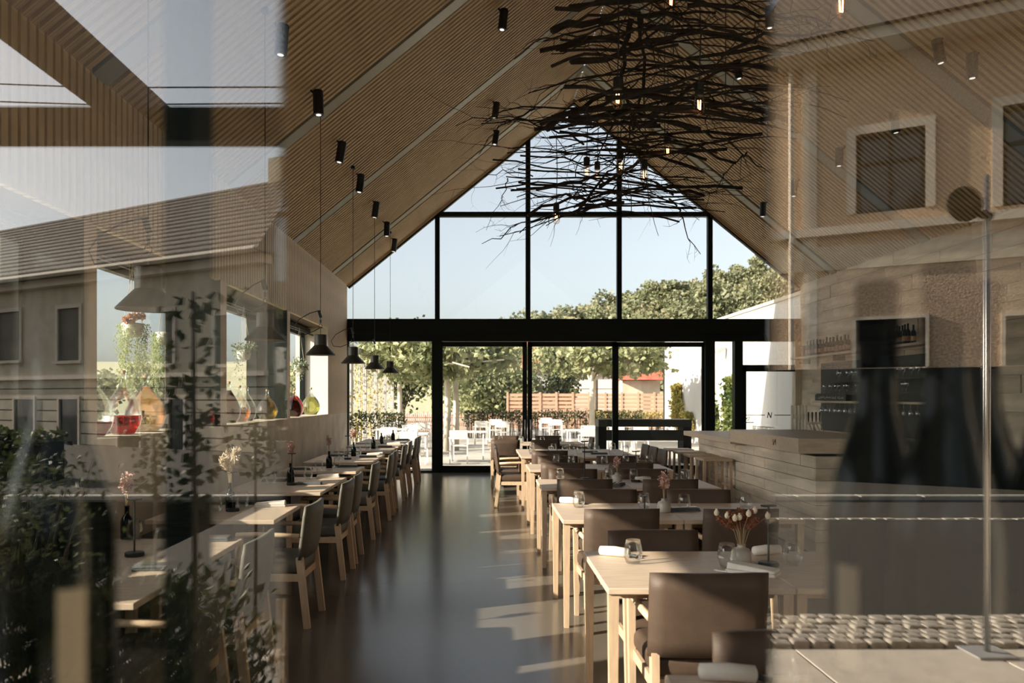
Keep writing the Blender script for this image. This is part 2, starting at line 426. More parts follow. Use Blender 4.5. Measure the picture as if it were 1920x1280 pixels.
def sliding(name, px0, px1, y, handle):
    d = thing(name, None, None, kind='structure'); x0, x1 = fx(px0), fx(px1); z1 = BB-.01; s = .095
    MB().box(x0, x0+s, y, y+.06, .03, z1).box(x1-s, x1, y, y+.06, .03, z1).box(x0, x1, y, y+.06, .03, .14).box(x0, x1, y, y+.06, z1-.10, z1).build('door_frame', M['frame'], d)
    MB().box(x0+s, x1-s, y+.025, y+.037, .14, z1-.1).build('pane', M['glass'], d)
    if handle:
        hx = handle
        MB().tube([(hx, y-.06, .72), (hx, y-.06, 1.12)], .013, 8).bar((hx, y-.06, .76), (hx, y+.01, .76), .014).bar((hx, y-.06, 1.08), (hx, y+.01, 1.08), .014).build('handle', M['steel'], d, smooth=True)
    return d
sliding('door_1', 822, 988, YB-.05, fx(984))
sliding('door_2', 989, 1156, YB-.05, fx(994))
sliding('door_3', 1152, 1326, YB+.05, None)
# glazed side door beside the bar
d4 = thing('door_4', None, None, kind='structure'); x0, x1 = fx(1391), fx(1505); zt = fz(684)
MB().box(x0, x0+.08, YB-.05, YB+.05, 0, zt).box(x1-.12, x1, YB-.05, YB+.05, 0, zt).box(x0, x1, YB-.05, YB+.05, zt-.14, zt).box(x0, x1, YB-.05, YB+.05, 0, .12).build('door_frame', M['frame'], d4)
MB().box(x0+.08, x1-.12, YB, YB+.012, .12, zt-.14).build('pane', M['glass'], d4)
MB().box(fx(1391), XR, YB+.01, YB+.022, zt, BB).build('fanlight', M['glass'], d4)
MB().bar((x0+.05, YB-.09, 1.06), (x0+.22, YB-.09, 1.06), .02).bar((x0+.05, YB-.09, 1.06), (x0+.05, YB-.04, 1.06), .02).build('lever', M['black'], d4)
lx, lz = fx(1443), fz(778)
MB().box(x0+.08, lx-.1, YB-.004, YB-.002, lz-.008, lz+.008).box(lx+.1, x1-.12, YB-.004, YB-.002, lz-.008, lz+.008).build('line_print', M['black'], d4)
MB().bar((lx-.045, YB-.003, lz-.06), (lx-.025, YB-.003, lz+.06), .016, .002, up=(0,1,0)).bar((lx-.03, YB-.003, lz+.06), (lx+.03, YB-.003, lz-.06), .022, .002, up=(0,1,0)).bar((lx+.025, YB-.003, lz-.06), (lx+.045, YB-.003, lz+.06), .016, .002, up=(0,1,0)).build('letter_print', M['black'], d4)

# unseen side walls added in front of the glass to shade the entrance
ww = MB().box(-3.4, XL, -3.2, YF, -.06, EAVE).build('added_shade_wall', M['concrete']); struct(ww)
ww2 = MB().box(XR, XR+.4, -3.2, YF, -.06, EAVE).build('added_shade_wall_right', M['concrete']); struct(ww2)

# front gable glazing: two big panes with a gap left by the slid door
wf = thing('wall_front', None, None, kind='structure')
GX0, GX1 = -.126, .183
MB().prism(gpoly(XL, GX0, 0), YF-.006, YF+.006).build('pane', M['front'], wf, fixn=True)
MB().prism(gpoly(GX1, XR, 0), YF-.006, YF+.006).build('pane', M['front'], wf, fixn=True)
MB().prism(gpoly(GX0, GX1, 2.5), YF-.006, YF+.006).build('pane', M['front'], wf, fixn=True)
MB().box(GX0-.0, GX1+.0, YF-.02, YF+.03, 2.44, 2.5).build('transom', M['frame'], wf)
mx = (352-VPX)*.62/F_PX
MB().box(mx-.011, mx+.011, .60, .645, 0, roof_z(mx)-.05).build('mullion', M['frame'], wf)
for A, B in ((Vector((XL, YF, EAVE)), Vector((RX, YF, RZ))), (Vector((XR, YF, EAVE)), Vector((RX, YF, RZ)))):
    MB().bar(A+Vector((0,0,-.03)), B+Vector((0,0,-.03)), .08, .09).build('rake_frame', M['frame'], wf)

# ================================================================ furniture
def rounded_panel(w, z0, z1, y, t, curve, tilt, n=8, m=5):      # curved upholstered back, bowed in plan, tilting back as it rises
    mb = MB(); vs = []
    for side in (0, 1):
        for j in range(m+1):
            v = j/m; z = z0+(z1-z0)*v
            for i in range(n+1):
                u = -1+2*i/n; edge = (1-abs(u)**10*.55)*(1-abs(2*v-1)**8*.4)
                yy = y - tilt*v + curve*u*u + (t/2*edge if side else -t/2*edge)
                vs.append((u*w/2, yy, z))
    fs = []; k = n+1; o = (m+1)*k
    for j in range(m):
        for i in range(n):
            a = j*k+i; fs.append((a, a+1, a+k+1, a+k)); fs.append((o+a, o+a+k, o+a+k+1, o+a+1))
    for j in range(m):
        a = j*k; fs.append((a, a+k, o+a+k, o+a)); b = j*k+n; fs.append((b, o+b, o+b+k, b+k))
    for i in range(n):
        fs.append((i, o+i, o+i+1, i+1)); a = m*k+i; fs.append((a, a+1, o+a+1, o+a))
    return mb.add(vs, fs)
def cushion(w, d, z0, z1, y0=0, r=.03):
    return MB().box(-w/2, w/2, y0-d/2, y0+d/2, z0, z1)
def make_chair(name, cat, leather, group):
    t = thing(name, 'chair', cat, group=group)
    cushion(.47, .46, .375, .475, .02).build('seat', M[leather], t, smooth=True, bevel=.035, seg=4)
    rounded_panel(.51, .475, .845, -.225, .055, .022, .045).build('backrest', M[leather], t, smooth=True, fixn=True)
    for s in (-1, 1):
        MB().bar((s*.232, -.255, 0), (s*.225, -.20, .49), .032, .045, up=(0,1,0), w2=.034, h2=.05).build('leg', M['oak_leg'], t)
    for s in (-1, 1):
        MB().bar((s*.235, .225, 0), (s*.245, .215, .63), .030, .036, up=(0,1,0), w2=.034, h2=.05).build('leg', M['oak_leg'], t)
        MB().tube([(s*.245, .235, .645), (s*.252, .12, .652), (s*.255, -.05, .648), (s*.245, -.2, .64)], [.02,.019,.019,.018], 6).build('armrest', M['oak_leg'], t, smooth=True)
    MB().bar((-.22, .2, .35), (.22, .2, .35), .022, .05).bar((-.21, -.2, .35), (.21, -.2, .35), .022, .05).bar((-.225, -.2, .35), (-.225, .2, .35), .022, .05).bar((.225, -.2, .35), (.225, .2, .35), .022, .05).build('seat_frame', M['oak_leg'], t)
    return t
ch_r = Stamp(make_chair('dining_chair', 'chair', 'leather', 'brown leather armchairs of the right row'))
ch_l = Stamp(make_chair('dining_chair', 'chair', 'leather2', 'grey leather armchairs of the left row'))

def make_table(name, w, d, legs):
    t = thing(name, 'table', 'table')
    MB().box(-w/2+.001, w/2-.001, -d/2, d/2, .72, .75).build('table_top', M['oak'], t, bevel=.004, seg=1)
    if legs:
        for sx in (-1, 1):
            for sy in (-1, 1):
                x, y = sx*(w/2-.03), sy*(d/2-.035)
                MB().bar((x, y, 0), (x, y, .72), .034, .034, w2=.046, h2=.046).build('leg', M['oak_leg'], t)
        for a in (-d/2+.1, d/2-.125): MB().box(-w/2+.06, w/2-.06, a, a+.025, .68, .72).build('apron', M['oak_leg'], t)
    else:
        MB().add([(-.15,-d*.3,.03),(.15,-d*.3,.03),(.15,d*.3,.03),(-.15,d*.3,.03),(-.08,-d*.2,.72),(.08,-d*.2,.72),(.08,d*.2,.72),(-.08,d*.2,.72)],
                 [(0,3,2,1),(4,5,6,7),(0,1,5,4),(1,2,6,5),(2,3,7,6),(3,0,4,7)]).build('pedestal', M['black'], t)
        MB().box(-.19, .19, -d*.33, d*.33, 0, .03).build('base_plate', M['black'], t)
    return t
TX0, TW = .56, .84
RT = [(1.58, 2.44), (3.54, 4.39), (5.50, 6.38), (7.44, 8.24), (9.28, 10.10), (11.35, 12.15)]
tb = Stamp(make_table('dining_table', TW, .85, True))
def rtable(i, half, y0, y1, lab):
    o = tb((TX0+TW*(half+.5), (y0+y1)/2, 0), 0, lab, (1, (y1-y0)/.85, 1)); o['group'] = 'pale oak tables of the right row'; return o
NAMES = ['nearest', 'second', 'third', 'fourth', 'fifth', 'sixth']
for i, (a, b) in enumerate(RT):
    for h in (0, 1):
        rtable(i, h, a, b, 'pale oak dining table, %s half of the %s table pair in the right row' % (('aisle', 'bar-side')[h], NAMES[i]))
for h in (0, 1):
    rtable(6, h, 12.15, 12.98, 'pale oak dining table pushed against the far side of the sixth pair, %s half' % ('aisle', 'bar-side')[h])
CH = [('l','near',1,.975),('l','far',0,1.0),('l','far',1,.975),
      ('l','near',2,.94),('r','near',2,1.75),('l','far',2,1.02),('r','far',2,1.76),
      ('l','near',3,.95),('r','near',3,1.73),('l','far',3,.96),('r','far',3,1.70),
      ('l','near',4,.945),('r','near',4,1.72),('l','far',4,.97),('r','far',4,1.73),
      ('l','near',5,.96)]
rr = random.Random(5)
for side, nf, i, x in CH:
    a, b = RT[i]
    y = a-.14+.27 if nf == 'near' else b+.14-.27
    lab = 'brown leather armchair, %s side of the %s right table pair, %s half' % (nf, NAMES[i], 'aisle' if side == 'l' else 'bar-side')
    ch_r((x, y, 0), (0 if nf == 'near' else math.pi)+rr.uniform(-.04, .04), lab)
for k, y in enumerate((11.75, 12.6)):
    ch_r((.47, y, 0), -math.pi/2+rr.uniform(-.05,.05), 'brown leather armchair with its back to the aisle, %s at the sixth table pair' % ('nearer one', 'farther one')[k])
for k, y in enumerate((11.45, 12.05, 12.65)):
    ch_r((2.36, y, 0), math.pi/2, 'dark armchair facing the aisle on the bar side of the sixth pair, %s of three' % ('nearest', 'middle', 'farthest')[k])
# the last tables before the terrace doors, on a black pedestal
tp = Stamp(make_table('dining_table', .86, .82, False))
tp((.55, 14.75, 0), 0, 'oak table on a black pedestal just before the terrace doors, at the aisle')
tp((1.43, 14.75, 0), 0, 'oak table on a black pedestal before the terrace doors, beside the bar end')
for x, y, rz, s in ((.42, 14.28, 0, 'near side, at the aisle end of the farthest table'), (1.13, 14.33, 0, 'near side, in the middle of the farthest table'), (1.82, 14.95, math.pi/2, 'bar-side end of the farthest table, facing the aisle'),
                    (.46, 15.28, math.pi, 'far side of the farthest table, against the terrace doors'), (1.3, 15.28, math.pi, 'far side, bar half of the farthest table')):
    ch_r((x, y, 0), rz, 'brown leather armchair, '+s)

# left row
LT = [(3.28, 4.78), (5.50, 6.28), (7.08, 8.46), (9.08, 9.74), (10.35, 11.78), (12.55, 13.22), (13.68, 14.30), (14.7, 16.0)]
tl = Stamp(make_table('dining_table', .90, 1.5, False)); LXE = -1.43
LN_ = ['nearest', 'second', 'third', 'fourth', 'fifth', 'sixth', 'seventh', 'farthest']
for i, (a, b) in enumerate(LT):
    o = tl((LXE-.45, (a+b)/2, 0), 0, '%s pale oak dining table in the left row beside the concrete ledge' % LN_[i], (1, (b-a)/1.5, 1)); o['group'] = 'pale oak tables of the left row'
for k, y in enumerate((3.60, 4.34, 5.74, 7.20, 7.87, 9.17, 10.55, 11.22, 12.5, 13.55, 14.62, 15.25)):
    ch_l((-1.30-.16+rr.uniform(-.01,.01)+.0, y, 0), math.pi/2+rr.uniform(-.03,.03), '%s grey leather armchair from the front along the aisle in the left row' % ORD[k])
# upholstered bench along the ledge behind the left tables
bt = thing('wall_bench', 'low dark upholstered bench running along the concrete ledge', 'bench', (-2.62, 0, 0))
MB().box(-.2, .2, 3.1, 16.2, .36, .46).build('seat', M['slate'], bt, bevel=.02)
for k in range(6):
    MB().box(-.17, .17, 3.3+k*2.5, 3.36+k*2.5, 0, .36).build('leg', M['black'], bt)

# ---------------------------------------------------------------- table ware
def P_on(px, py, z=.75): p = on_z(px, py, z); return (p.x, p.y, z)
gp = thing('wine_glass', 'glass', 'glass', group='stemless glasses on the tables')
MB().lathe([(.026,0),(.036,.004),(.047,.035),(.0485,.06),(.042,.095),(.036,.122),(.0345,.122),(.0405,.095),(.0465,.06),(.045,.036),(.032,.012),(.002,.010)], n=18, caps=False).build('bowl', M['drink'], gp, smooth=True)
gl = Stamp(gp)
np_ = thing('folded_napkin', 'napkin', 'napkin', group='dark napkins of the left row')
MB().box(-.12, .12, -.055, .055, 0, .012).box(-.118, .116, -.053, .053, .0125, .024).build('cloth', M['slate'], np_, bevel=.004, seg=2)
MB().bar((-.09, .005, .028), (.11, .012, .028), .014, .004).bar((-.09, -.02, .028), (.11, -.016, .028), .010, .004).build('cutlery', M['steel'], np_)
nd = Stamp(np_)
nw_ = thing('folded_napkin', 'napkin', 'napkin', group='pale napkins')
MB().box(-.12, .12, -.055, .055, 0, .014).add([(-.115,-.05,.015),(.115,-.05,.015),(.115,.05,.015),(-.115,.05,.015),(-.115,-.045,.03),(.115,-.04,.045),(.115,.035,.045),(-.115,.045,.028)], [(0,3,2,1),(4,5,6,7),(0,1,5,4),(1,2,6,5),(2,3,7,6),(3,0,4,7)]).build('cloth', M['linen'], nw_, bevel=.006, seg=2)
nw = Stamp(nw_)
nr_ = thing('rolled_napkin', 'napkin', 'napkin', group='rolled napkins on the right tables')
MB().tube([(-.085,0,.026),(-.08,0,.026),(0,.003,.028),(.08,0,.026),(.085,0,.026)], [.012,.024,.027,.025,.014], 10).build('cloth', M['linen'], nr_, smooth=True)
MB().tube([(.05,-.0,.024),(.125,-.01,.012)], [.006,.010], 6).tube([(.05,.012,.022),(.13,.008,.010)], [.005,.007], 6).build('cutlery', M['black'], nr_)
nrl = Stamp(nr_)
def stand(name='candle_stand', h=.30):
    t = thing(name, 'stand', 'stand', group='slim black table stands')
    MB().lathe([(.048,0),(.05,.004),(.05,.018),(.046,.022),(.006,.024)], n=20).build('base', M['black'], t, smooth=False)
    MB().tube([(0,0,.02),(0,0,h)], .005, 8).build('rod', M['black'], t)
    MB().cbox((0,0,h+.004), .075, .03, .010).build('head', M['black'], t, bevel=.003)
    return t
st = Stamp(stand())
vz_ = thing('flower_vase', 'vase', 'vase', group='ceramic vases of the right row')
MB().lathe([(.04,0),(.048,.006),(.05,.03),(.049,.062),(.04,.078),(.022,.084),(.019,.096),(.022,.1),(.016,.1),(.014,.085)], n=20).build('body', M['ceramic'], vz_, smooth=True)
vz = Stamp(vz_)
vb_ = thing('bottle_vase', 'vase', 'vase', group='black bottle vases of the left row')
MB().lathe([(.034,0),(.037,.004),(.037,.10),(.03,.128),(.014,.148),(.013,.19),(.016,.192),(.016,.2),(.010,.2),(.010,.16)], n=16).build('body', M['bottle'], vb_, smooth=True)
vb = Stamp(vb_)
def bouquet(kind, h, seed, lab, loc):
    q = random.Random(seed); t = thing('dried_bouquet', lab, 'flowers', loc, group='dried bouquets on the tables')
    n = {'pink': 9, 'pampas': 9, 'seed': 17}[kind]
    for k in range(n):
        a = q.random()*6.28; sp = {'pink': .045, 'pampas': .09, 'seed': .19}[kind]*q.uniform(.3, 1)*h/.25
        hh = h*q.uniform(.68, 1); top = Vector((math.cos(a)*sp, math.sin(a)*sp, hh)); mid = Vector((math.cos(a)*sp*.3, math.sin(a)*sp*.3, hh*.5))
        MB().tube([(0,0,-.05), mid, top], [.0016,.0015,.001], 4).build('stem', M['stem'], t)
        hb = MB()
        if kind == 'pink':
            for j in range(46):
                p = top.lerp(mid, q.random()*.85)+Vector((q.gauss(0,.010), q.gauss(0,.010), q.gauss(0,.008)))
                hb.leaf(p, .016, q, narrow=.9)
            hb.build('flower_head', M['pink'], t)
        elif kind == 'pampas':
            for j in range(70):
                p = top.lerp(mid, q.random()*.8)+Vector((q.gauss(0,.007), q.gauss(0,.007), q.gauss(0,.01)))
                hb.leaf(p, .04, q, narrow=.15, droop=-1.2)
            hb.build('flower_head', M['pampas'], t)
        else:
            if k % 2:
                hb.ball(top, .014, .014, .017).tube([top+Vector((0,0,.012)), top+Vector((0,0,.02))], [.002,.006], 6).build('flower_head', M['pampas'], t, smooth=True)
            else:
                for j in range(56):
                    p = top.lerp(mid, q.random()*.8)+Vector((q.gauss(0,.010), q.gauss(0,.010), 0)); hb.ball(p, .0055, n=5, m=3)
                hb.build('flower_head', M['rust'], t)
    return t
# right row, table by table
rw = 'of the right row'
GL = [(1187,1056,'beside the rolled napkin on the second pair'), (1363,1064,'left of the grey vase with seed heads, second pair'), (1487,1058,'right of the slim stand on the second pair'),
      (1085,951,'at the aisle end of the third pair'), (1207,954,'left of the vase on the third pair'), (1283,957,'right of the vase on the third pair'), (1398,955,'at the bar end of the third pair'),
      (1050,900,'at the aisle end of the fourth pair'), (1141,899,'left of the vase on the fourth pair'), (1188,902,'right of the vase on the fourth pair'), (1284,901,'at the bar end of the fourth pair'),
      (1043,869,'at the aisle end of the fifth pair'), (1071,870.5,'second from the aisle on the fifth pair'), (1133,871,'left of the seam on the fifth pair'), (1173,869,'right of the seam on the fifth pair'), (1217,869,'at the bar end of the fifth pair')]
for px, py, s in GL: gl(P_on(px, py), rr.random()*6, 'clear stemless wine glass '+s)
q = random.Random(11)
for k in range(7): gl((.75+.24*k+q.uniform(-.04,.04), 11.75+q.uniform(-.2,.25), .75), 0, 'clear stemless glass on the sixth table pair, %s from the aisle' % ORD[k])
for k in range(5): gl((.8+.32*k, 12.55+q.uniform(-.15,.2), .75), 0, 'clear glass on the tables behind the sixth pair, %s from the aisle' % ORD[k])
for k in range(4): gl((.35+.38*k, 14.75+q.uniform(-.15,.15), .75), 0, 'clear glass on the farthest table by the terrace doors, %s from the aisle' % ORD[k])
p = P_on(1420, 1290); gl((.88, 2.33, .75), 0, 'clear glass on the nearest table pair, low at the picture edge')
nrl((.735, 2.38, .75), -.15, 'rolled white napkin on the nearest table pair in front of the chair back')
nrl(P_on(1152, 1043), -.5, 'rolled white napkin with dark cutlery on the second pair, aisle end')
nrl(P_on(1068, 944), -.5, 'rolled white napkin on the third pair, aisle end')
nrl(P_on(1438, 1040), .3, 'rolled pale napkin behind the slim stand, second pair')
nrl((1.62, 8.0, .75), .3, 'rolled napkin on the bar-side half of the fourth pair')
nw(P_on(1412, 1074), 2.5, 'pale folded napkin before the vase on the second pair')
fk = thing('fork', 'steel fork lying beside the folded napkin, second pair', 'cutlery', (P_on(1375, 1075)[0], P_on(1375, 1075)[1], .752), 2.4)
MB().bar((-.09,0,.003), (.03,0,.003), .008, .004).build('handle', M['steel'], fk)
fh = MB().cbox((.045,0,.003), .03, .022, .003)
for j in range(4): fh.cbox((.075, -.0085+.0057*j, .003), .04, .003, .003)
fh.build('tines', M['steel'], fk)
nd((1.50, 5.95, .75), .2, 'dark folded napkin right of the vase on the third pair'); nd((1.30, 7.62, .75), 1.2, 'dark folded napkin before the vase on the fourth pair')
nd((.84, 11.95, .75), 0, 'dark folded napkin on the sixth pair, aisle half'); nd((1.66, 12.2, .75), 0, 'dark folded napkin on the sixth pair, middle'); nd((1.75, 11.85, .75), 0, 'dark folded napkin on the sixth pair, bar half')
vz(P_on(1390, 1057), 0, 'grey ceramic vase with seed heads on the second pair'); vz(P_on(1245, 960), 0, 'grey ceramic vase with tall pink stems on the third pair'); vz(P_on(1157, 905), 0, 'grey ceramic vase with pink stems on the fourth pair')
for (px, py, kd, h, s) in ((1390,1057,'seed',.19,'rust seed heads and pale poppy pods in the vase of the second pair'), (1245,960,'pink',.20,'tall pink dried stems in the vase of the third pair'), (1157,905,'pink',.16,'pink dried stems in the vase of the fourth pair')):
    p = P_on(px, py); bouquet(kd, h, px, s, (p[0], p[1], .845))
st(P_on(1441, 1061), .3, 'slim black stand on the second pair beside the vase'); o = st(P_on(1096, 900), .3, 'slim black stand on the fourth pair', (1,1,1.3)); st((1.55, 8.0, .75), .3, 'slim black stand on the bar half of the fourth pair'); st((1.15, 5.62, .75), 1.5, 'low slim black stand on the third pair', (1,1,.5)); st((1.1, 11.6, .75), .3, 'slim black stand on the sixth pair', (1,1,1.2))
# left row
lr = 'of the left row'
for (px, py, s) in ((305,1030,'on the nearest left table'), (252,1012,'behind the stand on the nearest left table'), (405,958,'left of the pampas vase, second left table'), (455,950,'right of the pampas vase, second left table'), (508,907,'left of the black vase, third left table'), (578,898,'right of the black vase, third left table'),
                    (598,883,'left of the pink flowers, fourth left table'), (632,876,'right of the pink flowers, fourth left table'), (672,853,'on the fifth left table, aisle side'), (640,857,'on the fifth left table, ledge side'), (690,843,'on the sixth left table, ledge side'), (708,838,'on the sixth left table, aisle side'), (722,832,'on the seventh left table'), (728,826,'on the farthest left table, near end'), (746,823,'on the farthest left table, far end')):
    gl(P_on(px, py), 0, 'clear stemless glass '+s)
for (px, py, rz, s) in ((300,1066,.12,'nearest left table, in front of the stand'), (392,1013,.1,'far corner of the nearest left table'), (580,908,.05,'aisle side of the third left table'), (515,902,.05,'ledge side of the third left table'), (566,880,.05,'ledge side of the fourth left table'), (652,875,.05,'aisle side of the fourth left table'), (690,857,.05,'near end of the fifth left table'), (635,855,.05,'ledge side of the fifth left table'), (722,838,.05,'sixth left table'), (748,831,.05,'seventh left table'), (755,825,.05,'near end of the farthest left table')):
    nd(P_on(px, py), rz, 'dark folded napkin with cutlery, '+s)
for (px, py, s) in ((507,949,'second left table, aisle side'), (615,895,'third left table, far aisle corner'), (703,853,'fifth left table, far aisle corner'), (738,833,'seventh left table, aisle corner')):
    nw(P_on(px, py), .15, 'pale folded napkin, '+s)
st(P_on(252, 1042), .3, 'slim black stand on the nearest left table'); st(P_on(652, 861), .3, 'slim black stand on the fifth left table', (1,1,1.05)); st(P_on(547,909), .4, 'slim black stand behind the black vase, third left table'); st(P_on(436,958), 1.1, 'slim black stand before the pampas, second left table', (1,1,.95))
VB = [(432,954,'pampas',.26,'second left table'), (545,906,'pink',.22,'third left table'), (617,877,'pink',.20,'fourth left table'), (663,855,'pink',.20,'fifth left table'), (700,841,None,0,'sixth left table'), (715,832,None,0,'seventh left table'), (737,825,None,0,'farthest left table'), (238,1010,'pink',.22,'nearest left table')]
for (px, py, kd, h, s) in VB:
    p = P_on(px, py); vb(p, 0, 'black bottle vase on the '+s)
    if kd: bouquet(kd, h, px, ('cream pampas plumes' if kd == 'pampas' else 'pink dried flowers')+' in the bottle vase on the '+s, (p[0], p[1], p[2]+.19))

# ---------------------------------------------------------------- pendants of the left row
def make_pendant():
    t = thing('pendant_lamp', 'pendant', 'lamp', group='black pendant lamps over the left tables')
    sh = MB().lathe([(.165,0),(.168,.004),(.075,.105),(.07,.11),(.07,.225),(.066,.23),(.004,.232)], n=28, caps=False).build('shade', M['lampshade'], t, smooth=False)
    MB().lathe([(.162,.003),(.068,.107),(.002,.12)], n=28, caps=False).build('shade_inside', M['shadein'], t)
    MB().ball((0,0,.075), .03).build('bulb', M['ivory'], t, smooth=True)
    MB().tube([(0,0,.23),(0,0,.30)], .004, 6).build('hook_stem', M['black'], t)
    MB().tube([(.018*math.sin(a*math.pi/6), 0, .325-.025*math.cos(a*math.pi/6)) for a in range(11)], .0035, 6).tube([(0,0,.36),(0,0,.40)], .010, 8).build('hook', M['black'], t)
    MB().bar((-.02,0,.50), (.005,0,.42), .03, .03).build('cable_grip', M['black'], t)
    MB().tube([(-.02,0,.50),(-.12,.02,.47),(-.24,.03,.40),(-.30,.03,.31),(-.27,.03,.24),(-.17,.02,.23),(-.07,.01,.27),(0,0,.31)], .005, 6).build('cable_loop', M['black'], t, smooth=True)
    return t
pen = make_pendant(); PD = (4.3, 6.62, 8.95, 11.15, 13.4, 15.6); PX_ = (-1.8, -1.8, -1.81, -1.8, -1.8, -1.79)
pst = Stamp(pen)
for k, y in enumerate(PD):
    x = PX_[k]; h = roof_z(x)-.02-(2.07+.40)
    o = pst((x, y, 2.07), rr.uniform(-.3, .3), '%s black cone pendant lamp from the front above the left tables' % ORD[k])
    cm = MB().tube([(0,0,.40),(0,0,.40+h)], .004, 6).lathe([(.03,.40+h-.02),(.03,.40+h+.02)], n=10)
    cm.build('cord', M['black'], o)
# spotlights
def ray_roof(px, py, left):
    k = SLOPE if left else -SLOPE; x0 = XL if left else XR
    u = (px-VPX)/F_PX; v = -(py-VPY)/F_PX
    D = (EAVE-CAM_Z-k*x0)/(v-k*u); return at(px, py, D)
sp_ = thing('ceiling_spotlight', 'spot', 'lamp', group='black cylinder spotlights on the ceiling')
MB().lathe([(.052,-.28),(.055,-.275),(.055,-.03),(.05,-.02)], n=18).build('housing', M['black'], sp_)
MB().lathe([(.028,-.283),(.028,-.2805)], n=14).build('lens', M['spotlens'], sp_)
MB().bar((-.03,0,-.06), (-.085,0,.0), .018).bar((-.085,0,0), (-.085,0,.07), .03).build('bracket', M['black'], sp_)
sps = Stamp(sp_)
SPL = [(531,32,1,'at the top of the reflected sky edge'), (596,158,1,'above the third pendant'), (643,256,1,'second below the long left beam'), (678,318,1,'by the second beam on the left slope'), (707,370,1,'third from the far gable on the left slope'), (726,409,1,'second from the far gable on the left slope'), (741,441,1,'next to the far gable on the left slope'),
       (946,8,1,'highest on the left slope at the picture top'), (932,184,1,'left of the branches, upper of two'), (932,238,1,'left of the branches, lower of two')]
SPR = [(1443,2,0,'at the picture top right of the branches'), (1380,105,0,'behind the thick branch on the right slope'), (1674,200,0,'middle of the right slope'), (1822,88,0,'nearest on the right slope below the dark beam'), (1574,268,0,'right of the branch tips'), (1431,372,0,'lowest on the right slope near the far gable'), (1755,62,0,'just above the dark beam on the right'), (1490,330,0,'between the two far beams, right slope')]
for px, py, l, s in SPL+SPR:
    p = ray_roof(px, py, l); o = sps((p.x, p.y, p.z-.05), 0 if l else math.pi, 'black cylinder spotlight '+s); o.rotation_euler = (R(rr.uniform(-4,4)), R(rr.uniform(-3,10)), 0 if l else math.pi)

# ---------------------------------------------------------------- demijohns on the ledge
def make_demijohn(idx, y, w, h, fill, col, lab, x=-3.07):
    r = w/2; t = thing('demijohn', lab, 'demijohn', (x, y, SILL+.012), group='glass demijohns on the window ledge')
    prof = [(r*.45,0),(r*.62,.006),(r*.9,h*.14),(r,h*.27),(r*.97,h*.38),(r*.8,h*.52),(r*.5,h*.66),(r*.25,h*.76),(r*.15,h*.84),(r*.14,h*.95),(r*.18,h*.955),(r*.18,h*.97)]
    MB().lathe(prof, n=22, caps=False).lathe([(.001,.004),(r*.45,.0)], n=22, caps=False).build('glass_body', M['demi'], t, smooth=True)
    lp = [(p[0]*.955, max(p[1],.008)) for p in prof if p[1] < fill*h]
    # level surface of the drink at the fill height
    for k in range(len(prof)-1):
        if prof[k][1] <= fill*h <= prof[k+1][1]:
            u = (fill*h-prof[k][1])/(prof[k+1][1]-prof[k][1]); lp.append(((prof[k][0]+(prof[k+1][0]-prof[k][0])*u)*.955, fill*h)); break
    MB().lathe(lp, n=22).build('drink', M[col], t, smooth=False)
    MB().lathe([(r*.12,h*.95),(r*.13,h*1.0),(r*.12,h*1.01)], n=10).build('cork', M['cork'], t)
for nm, c in (('amber',(.72,.30,.05)), ('red',(.62,.03,.015)), ('darkred',(.16,.008,.012)), ('gold',(.70,.50,.16)), ('peach',(.92,.52,.26)), ('brown',(.08,.025,.008)), ('green',(.52,.50,.16))):
    M[nm] = liquid('drink_'+nm, c)
DJ = [(6.30,.36,.56,.22,'darkred','nearest on the ledge, mostly empty',-3.1), (6.78,.30,.54,.30,'red','second from the front with red fruit at the bottom',-3.05), (7.30,.36,.52,.80,'peach','third from the front, filled with glowing peach liquid',-3.08), (7.86,.28,.46,.72,'gold','fourth from the front, golden, beside the post',-3.02), (8.55,.20,.34,.62,'red','small round red one just before the big red bottle',-2.97), (9.08,.30,.60,.62,'red','big tall one with clear red liquid',-3.06),
      (9.62,.27,.50,.80,'brown','dark brown one right of the big red bottle',-3.05), (10.05,.26,.46,.36,'amber','clear one with amber liquid in the lower third',-3.05), (10.52,.24,.46,.40,'brown','slim clear one behind the amber bottle',-3.1), (11.25,.30,.42,.62,'gold','round golden one before the third pier',-3.03), (12.10,.25,.46,.50,'darkred','dark red one just behind the round golden bottle',-3.1), (12.75,.26,.40,.66,'brown','nearly black one after the third pier',-3.0), (13.12,.30,.46,.72,'red','crimson one behind the nearly black bottle',-3.08), (14.28,.33,.48,.66,'green','farthest on the ledge, yellow-green and alone',-3.06)]
for k, (y, wd, h, f, c, s, x) in enumerate(DJ): make_demijohn(k, y, wd, h, f, c, 'glass demijohn, '+s, x)

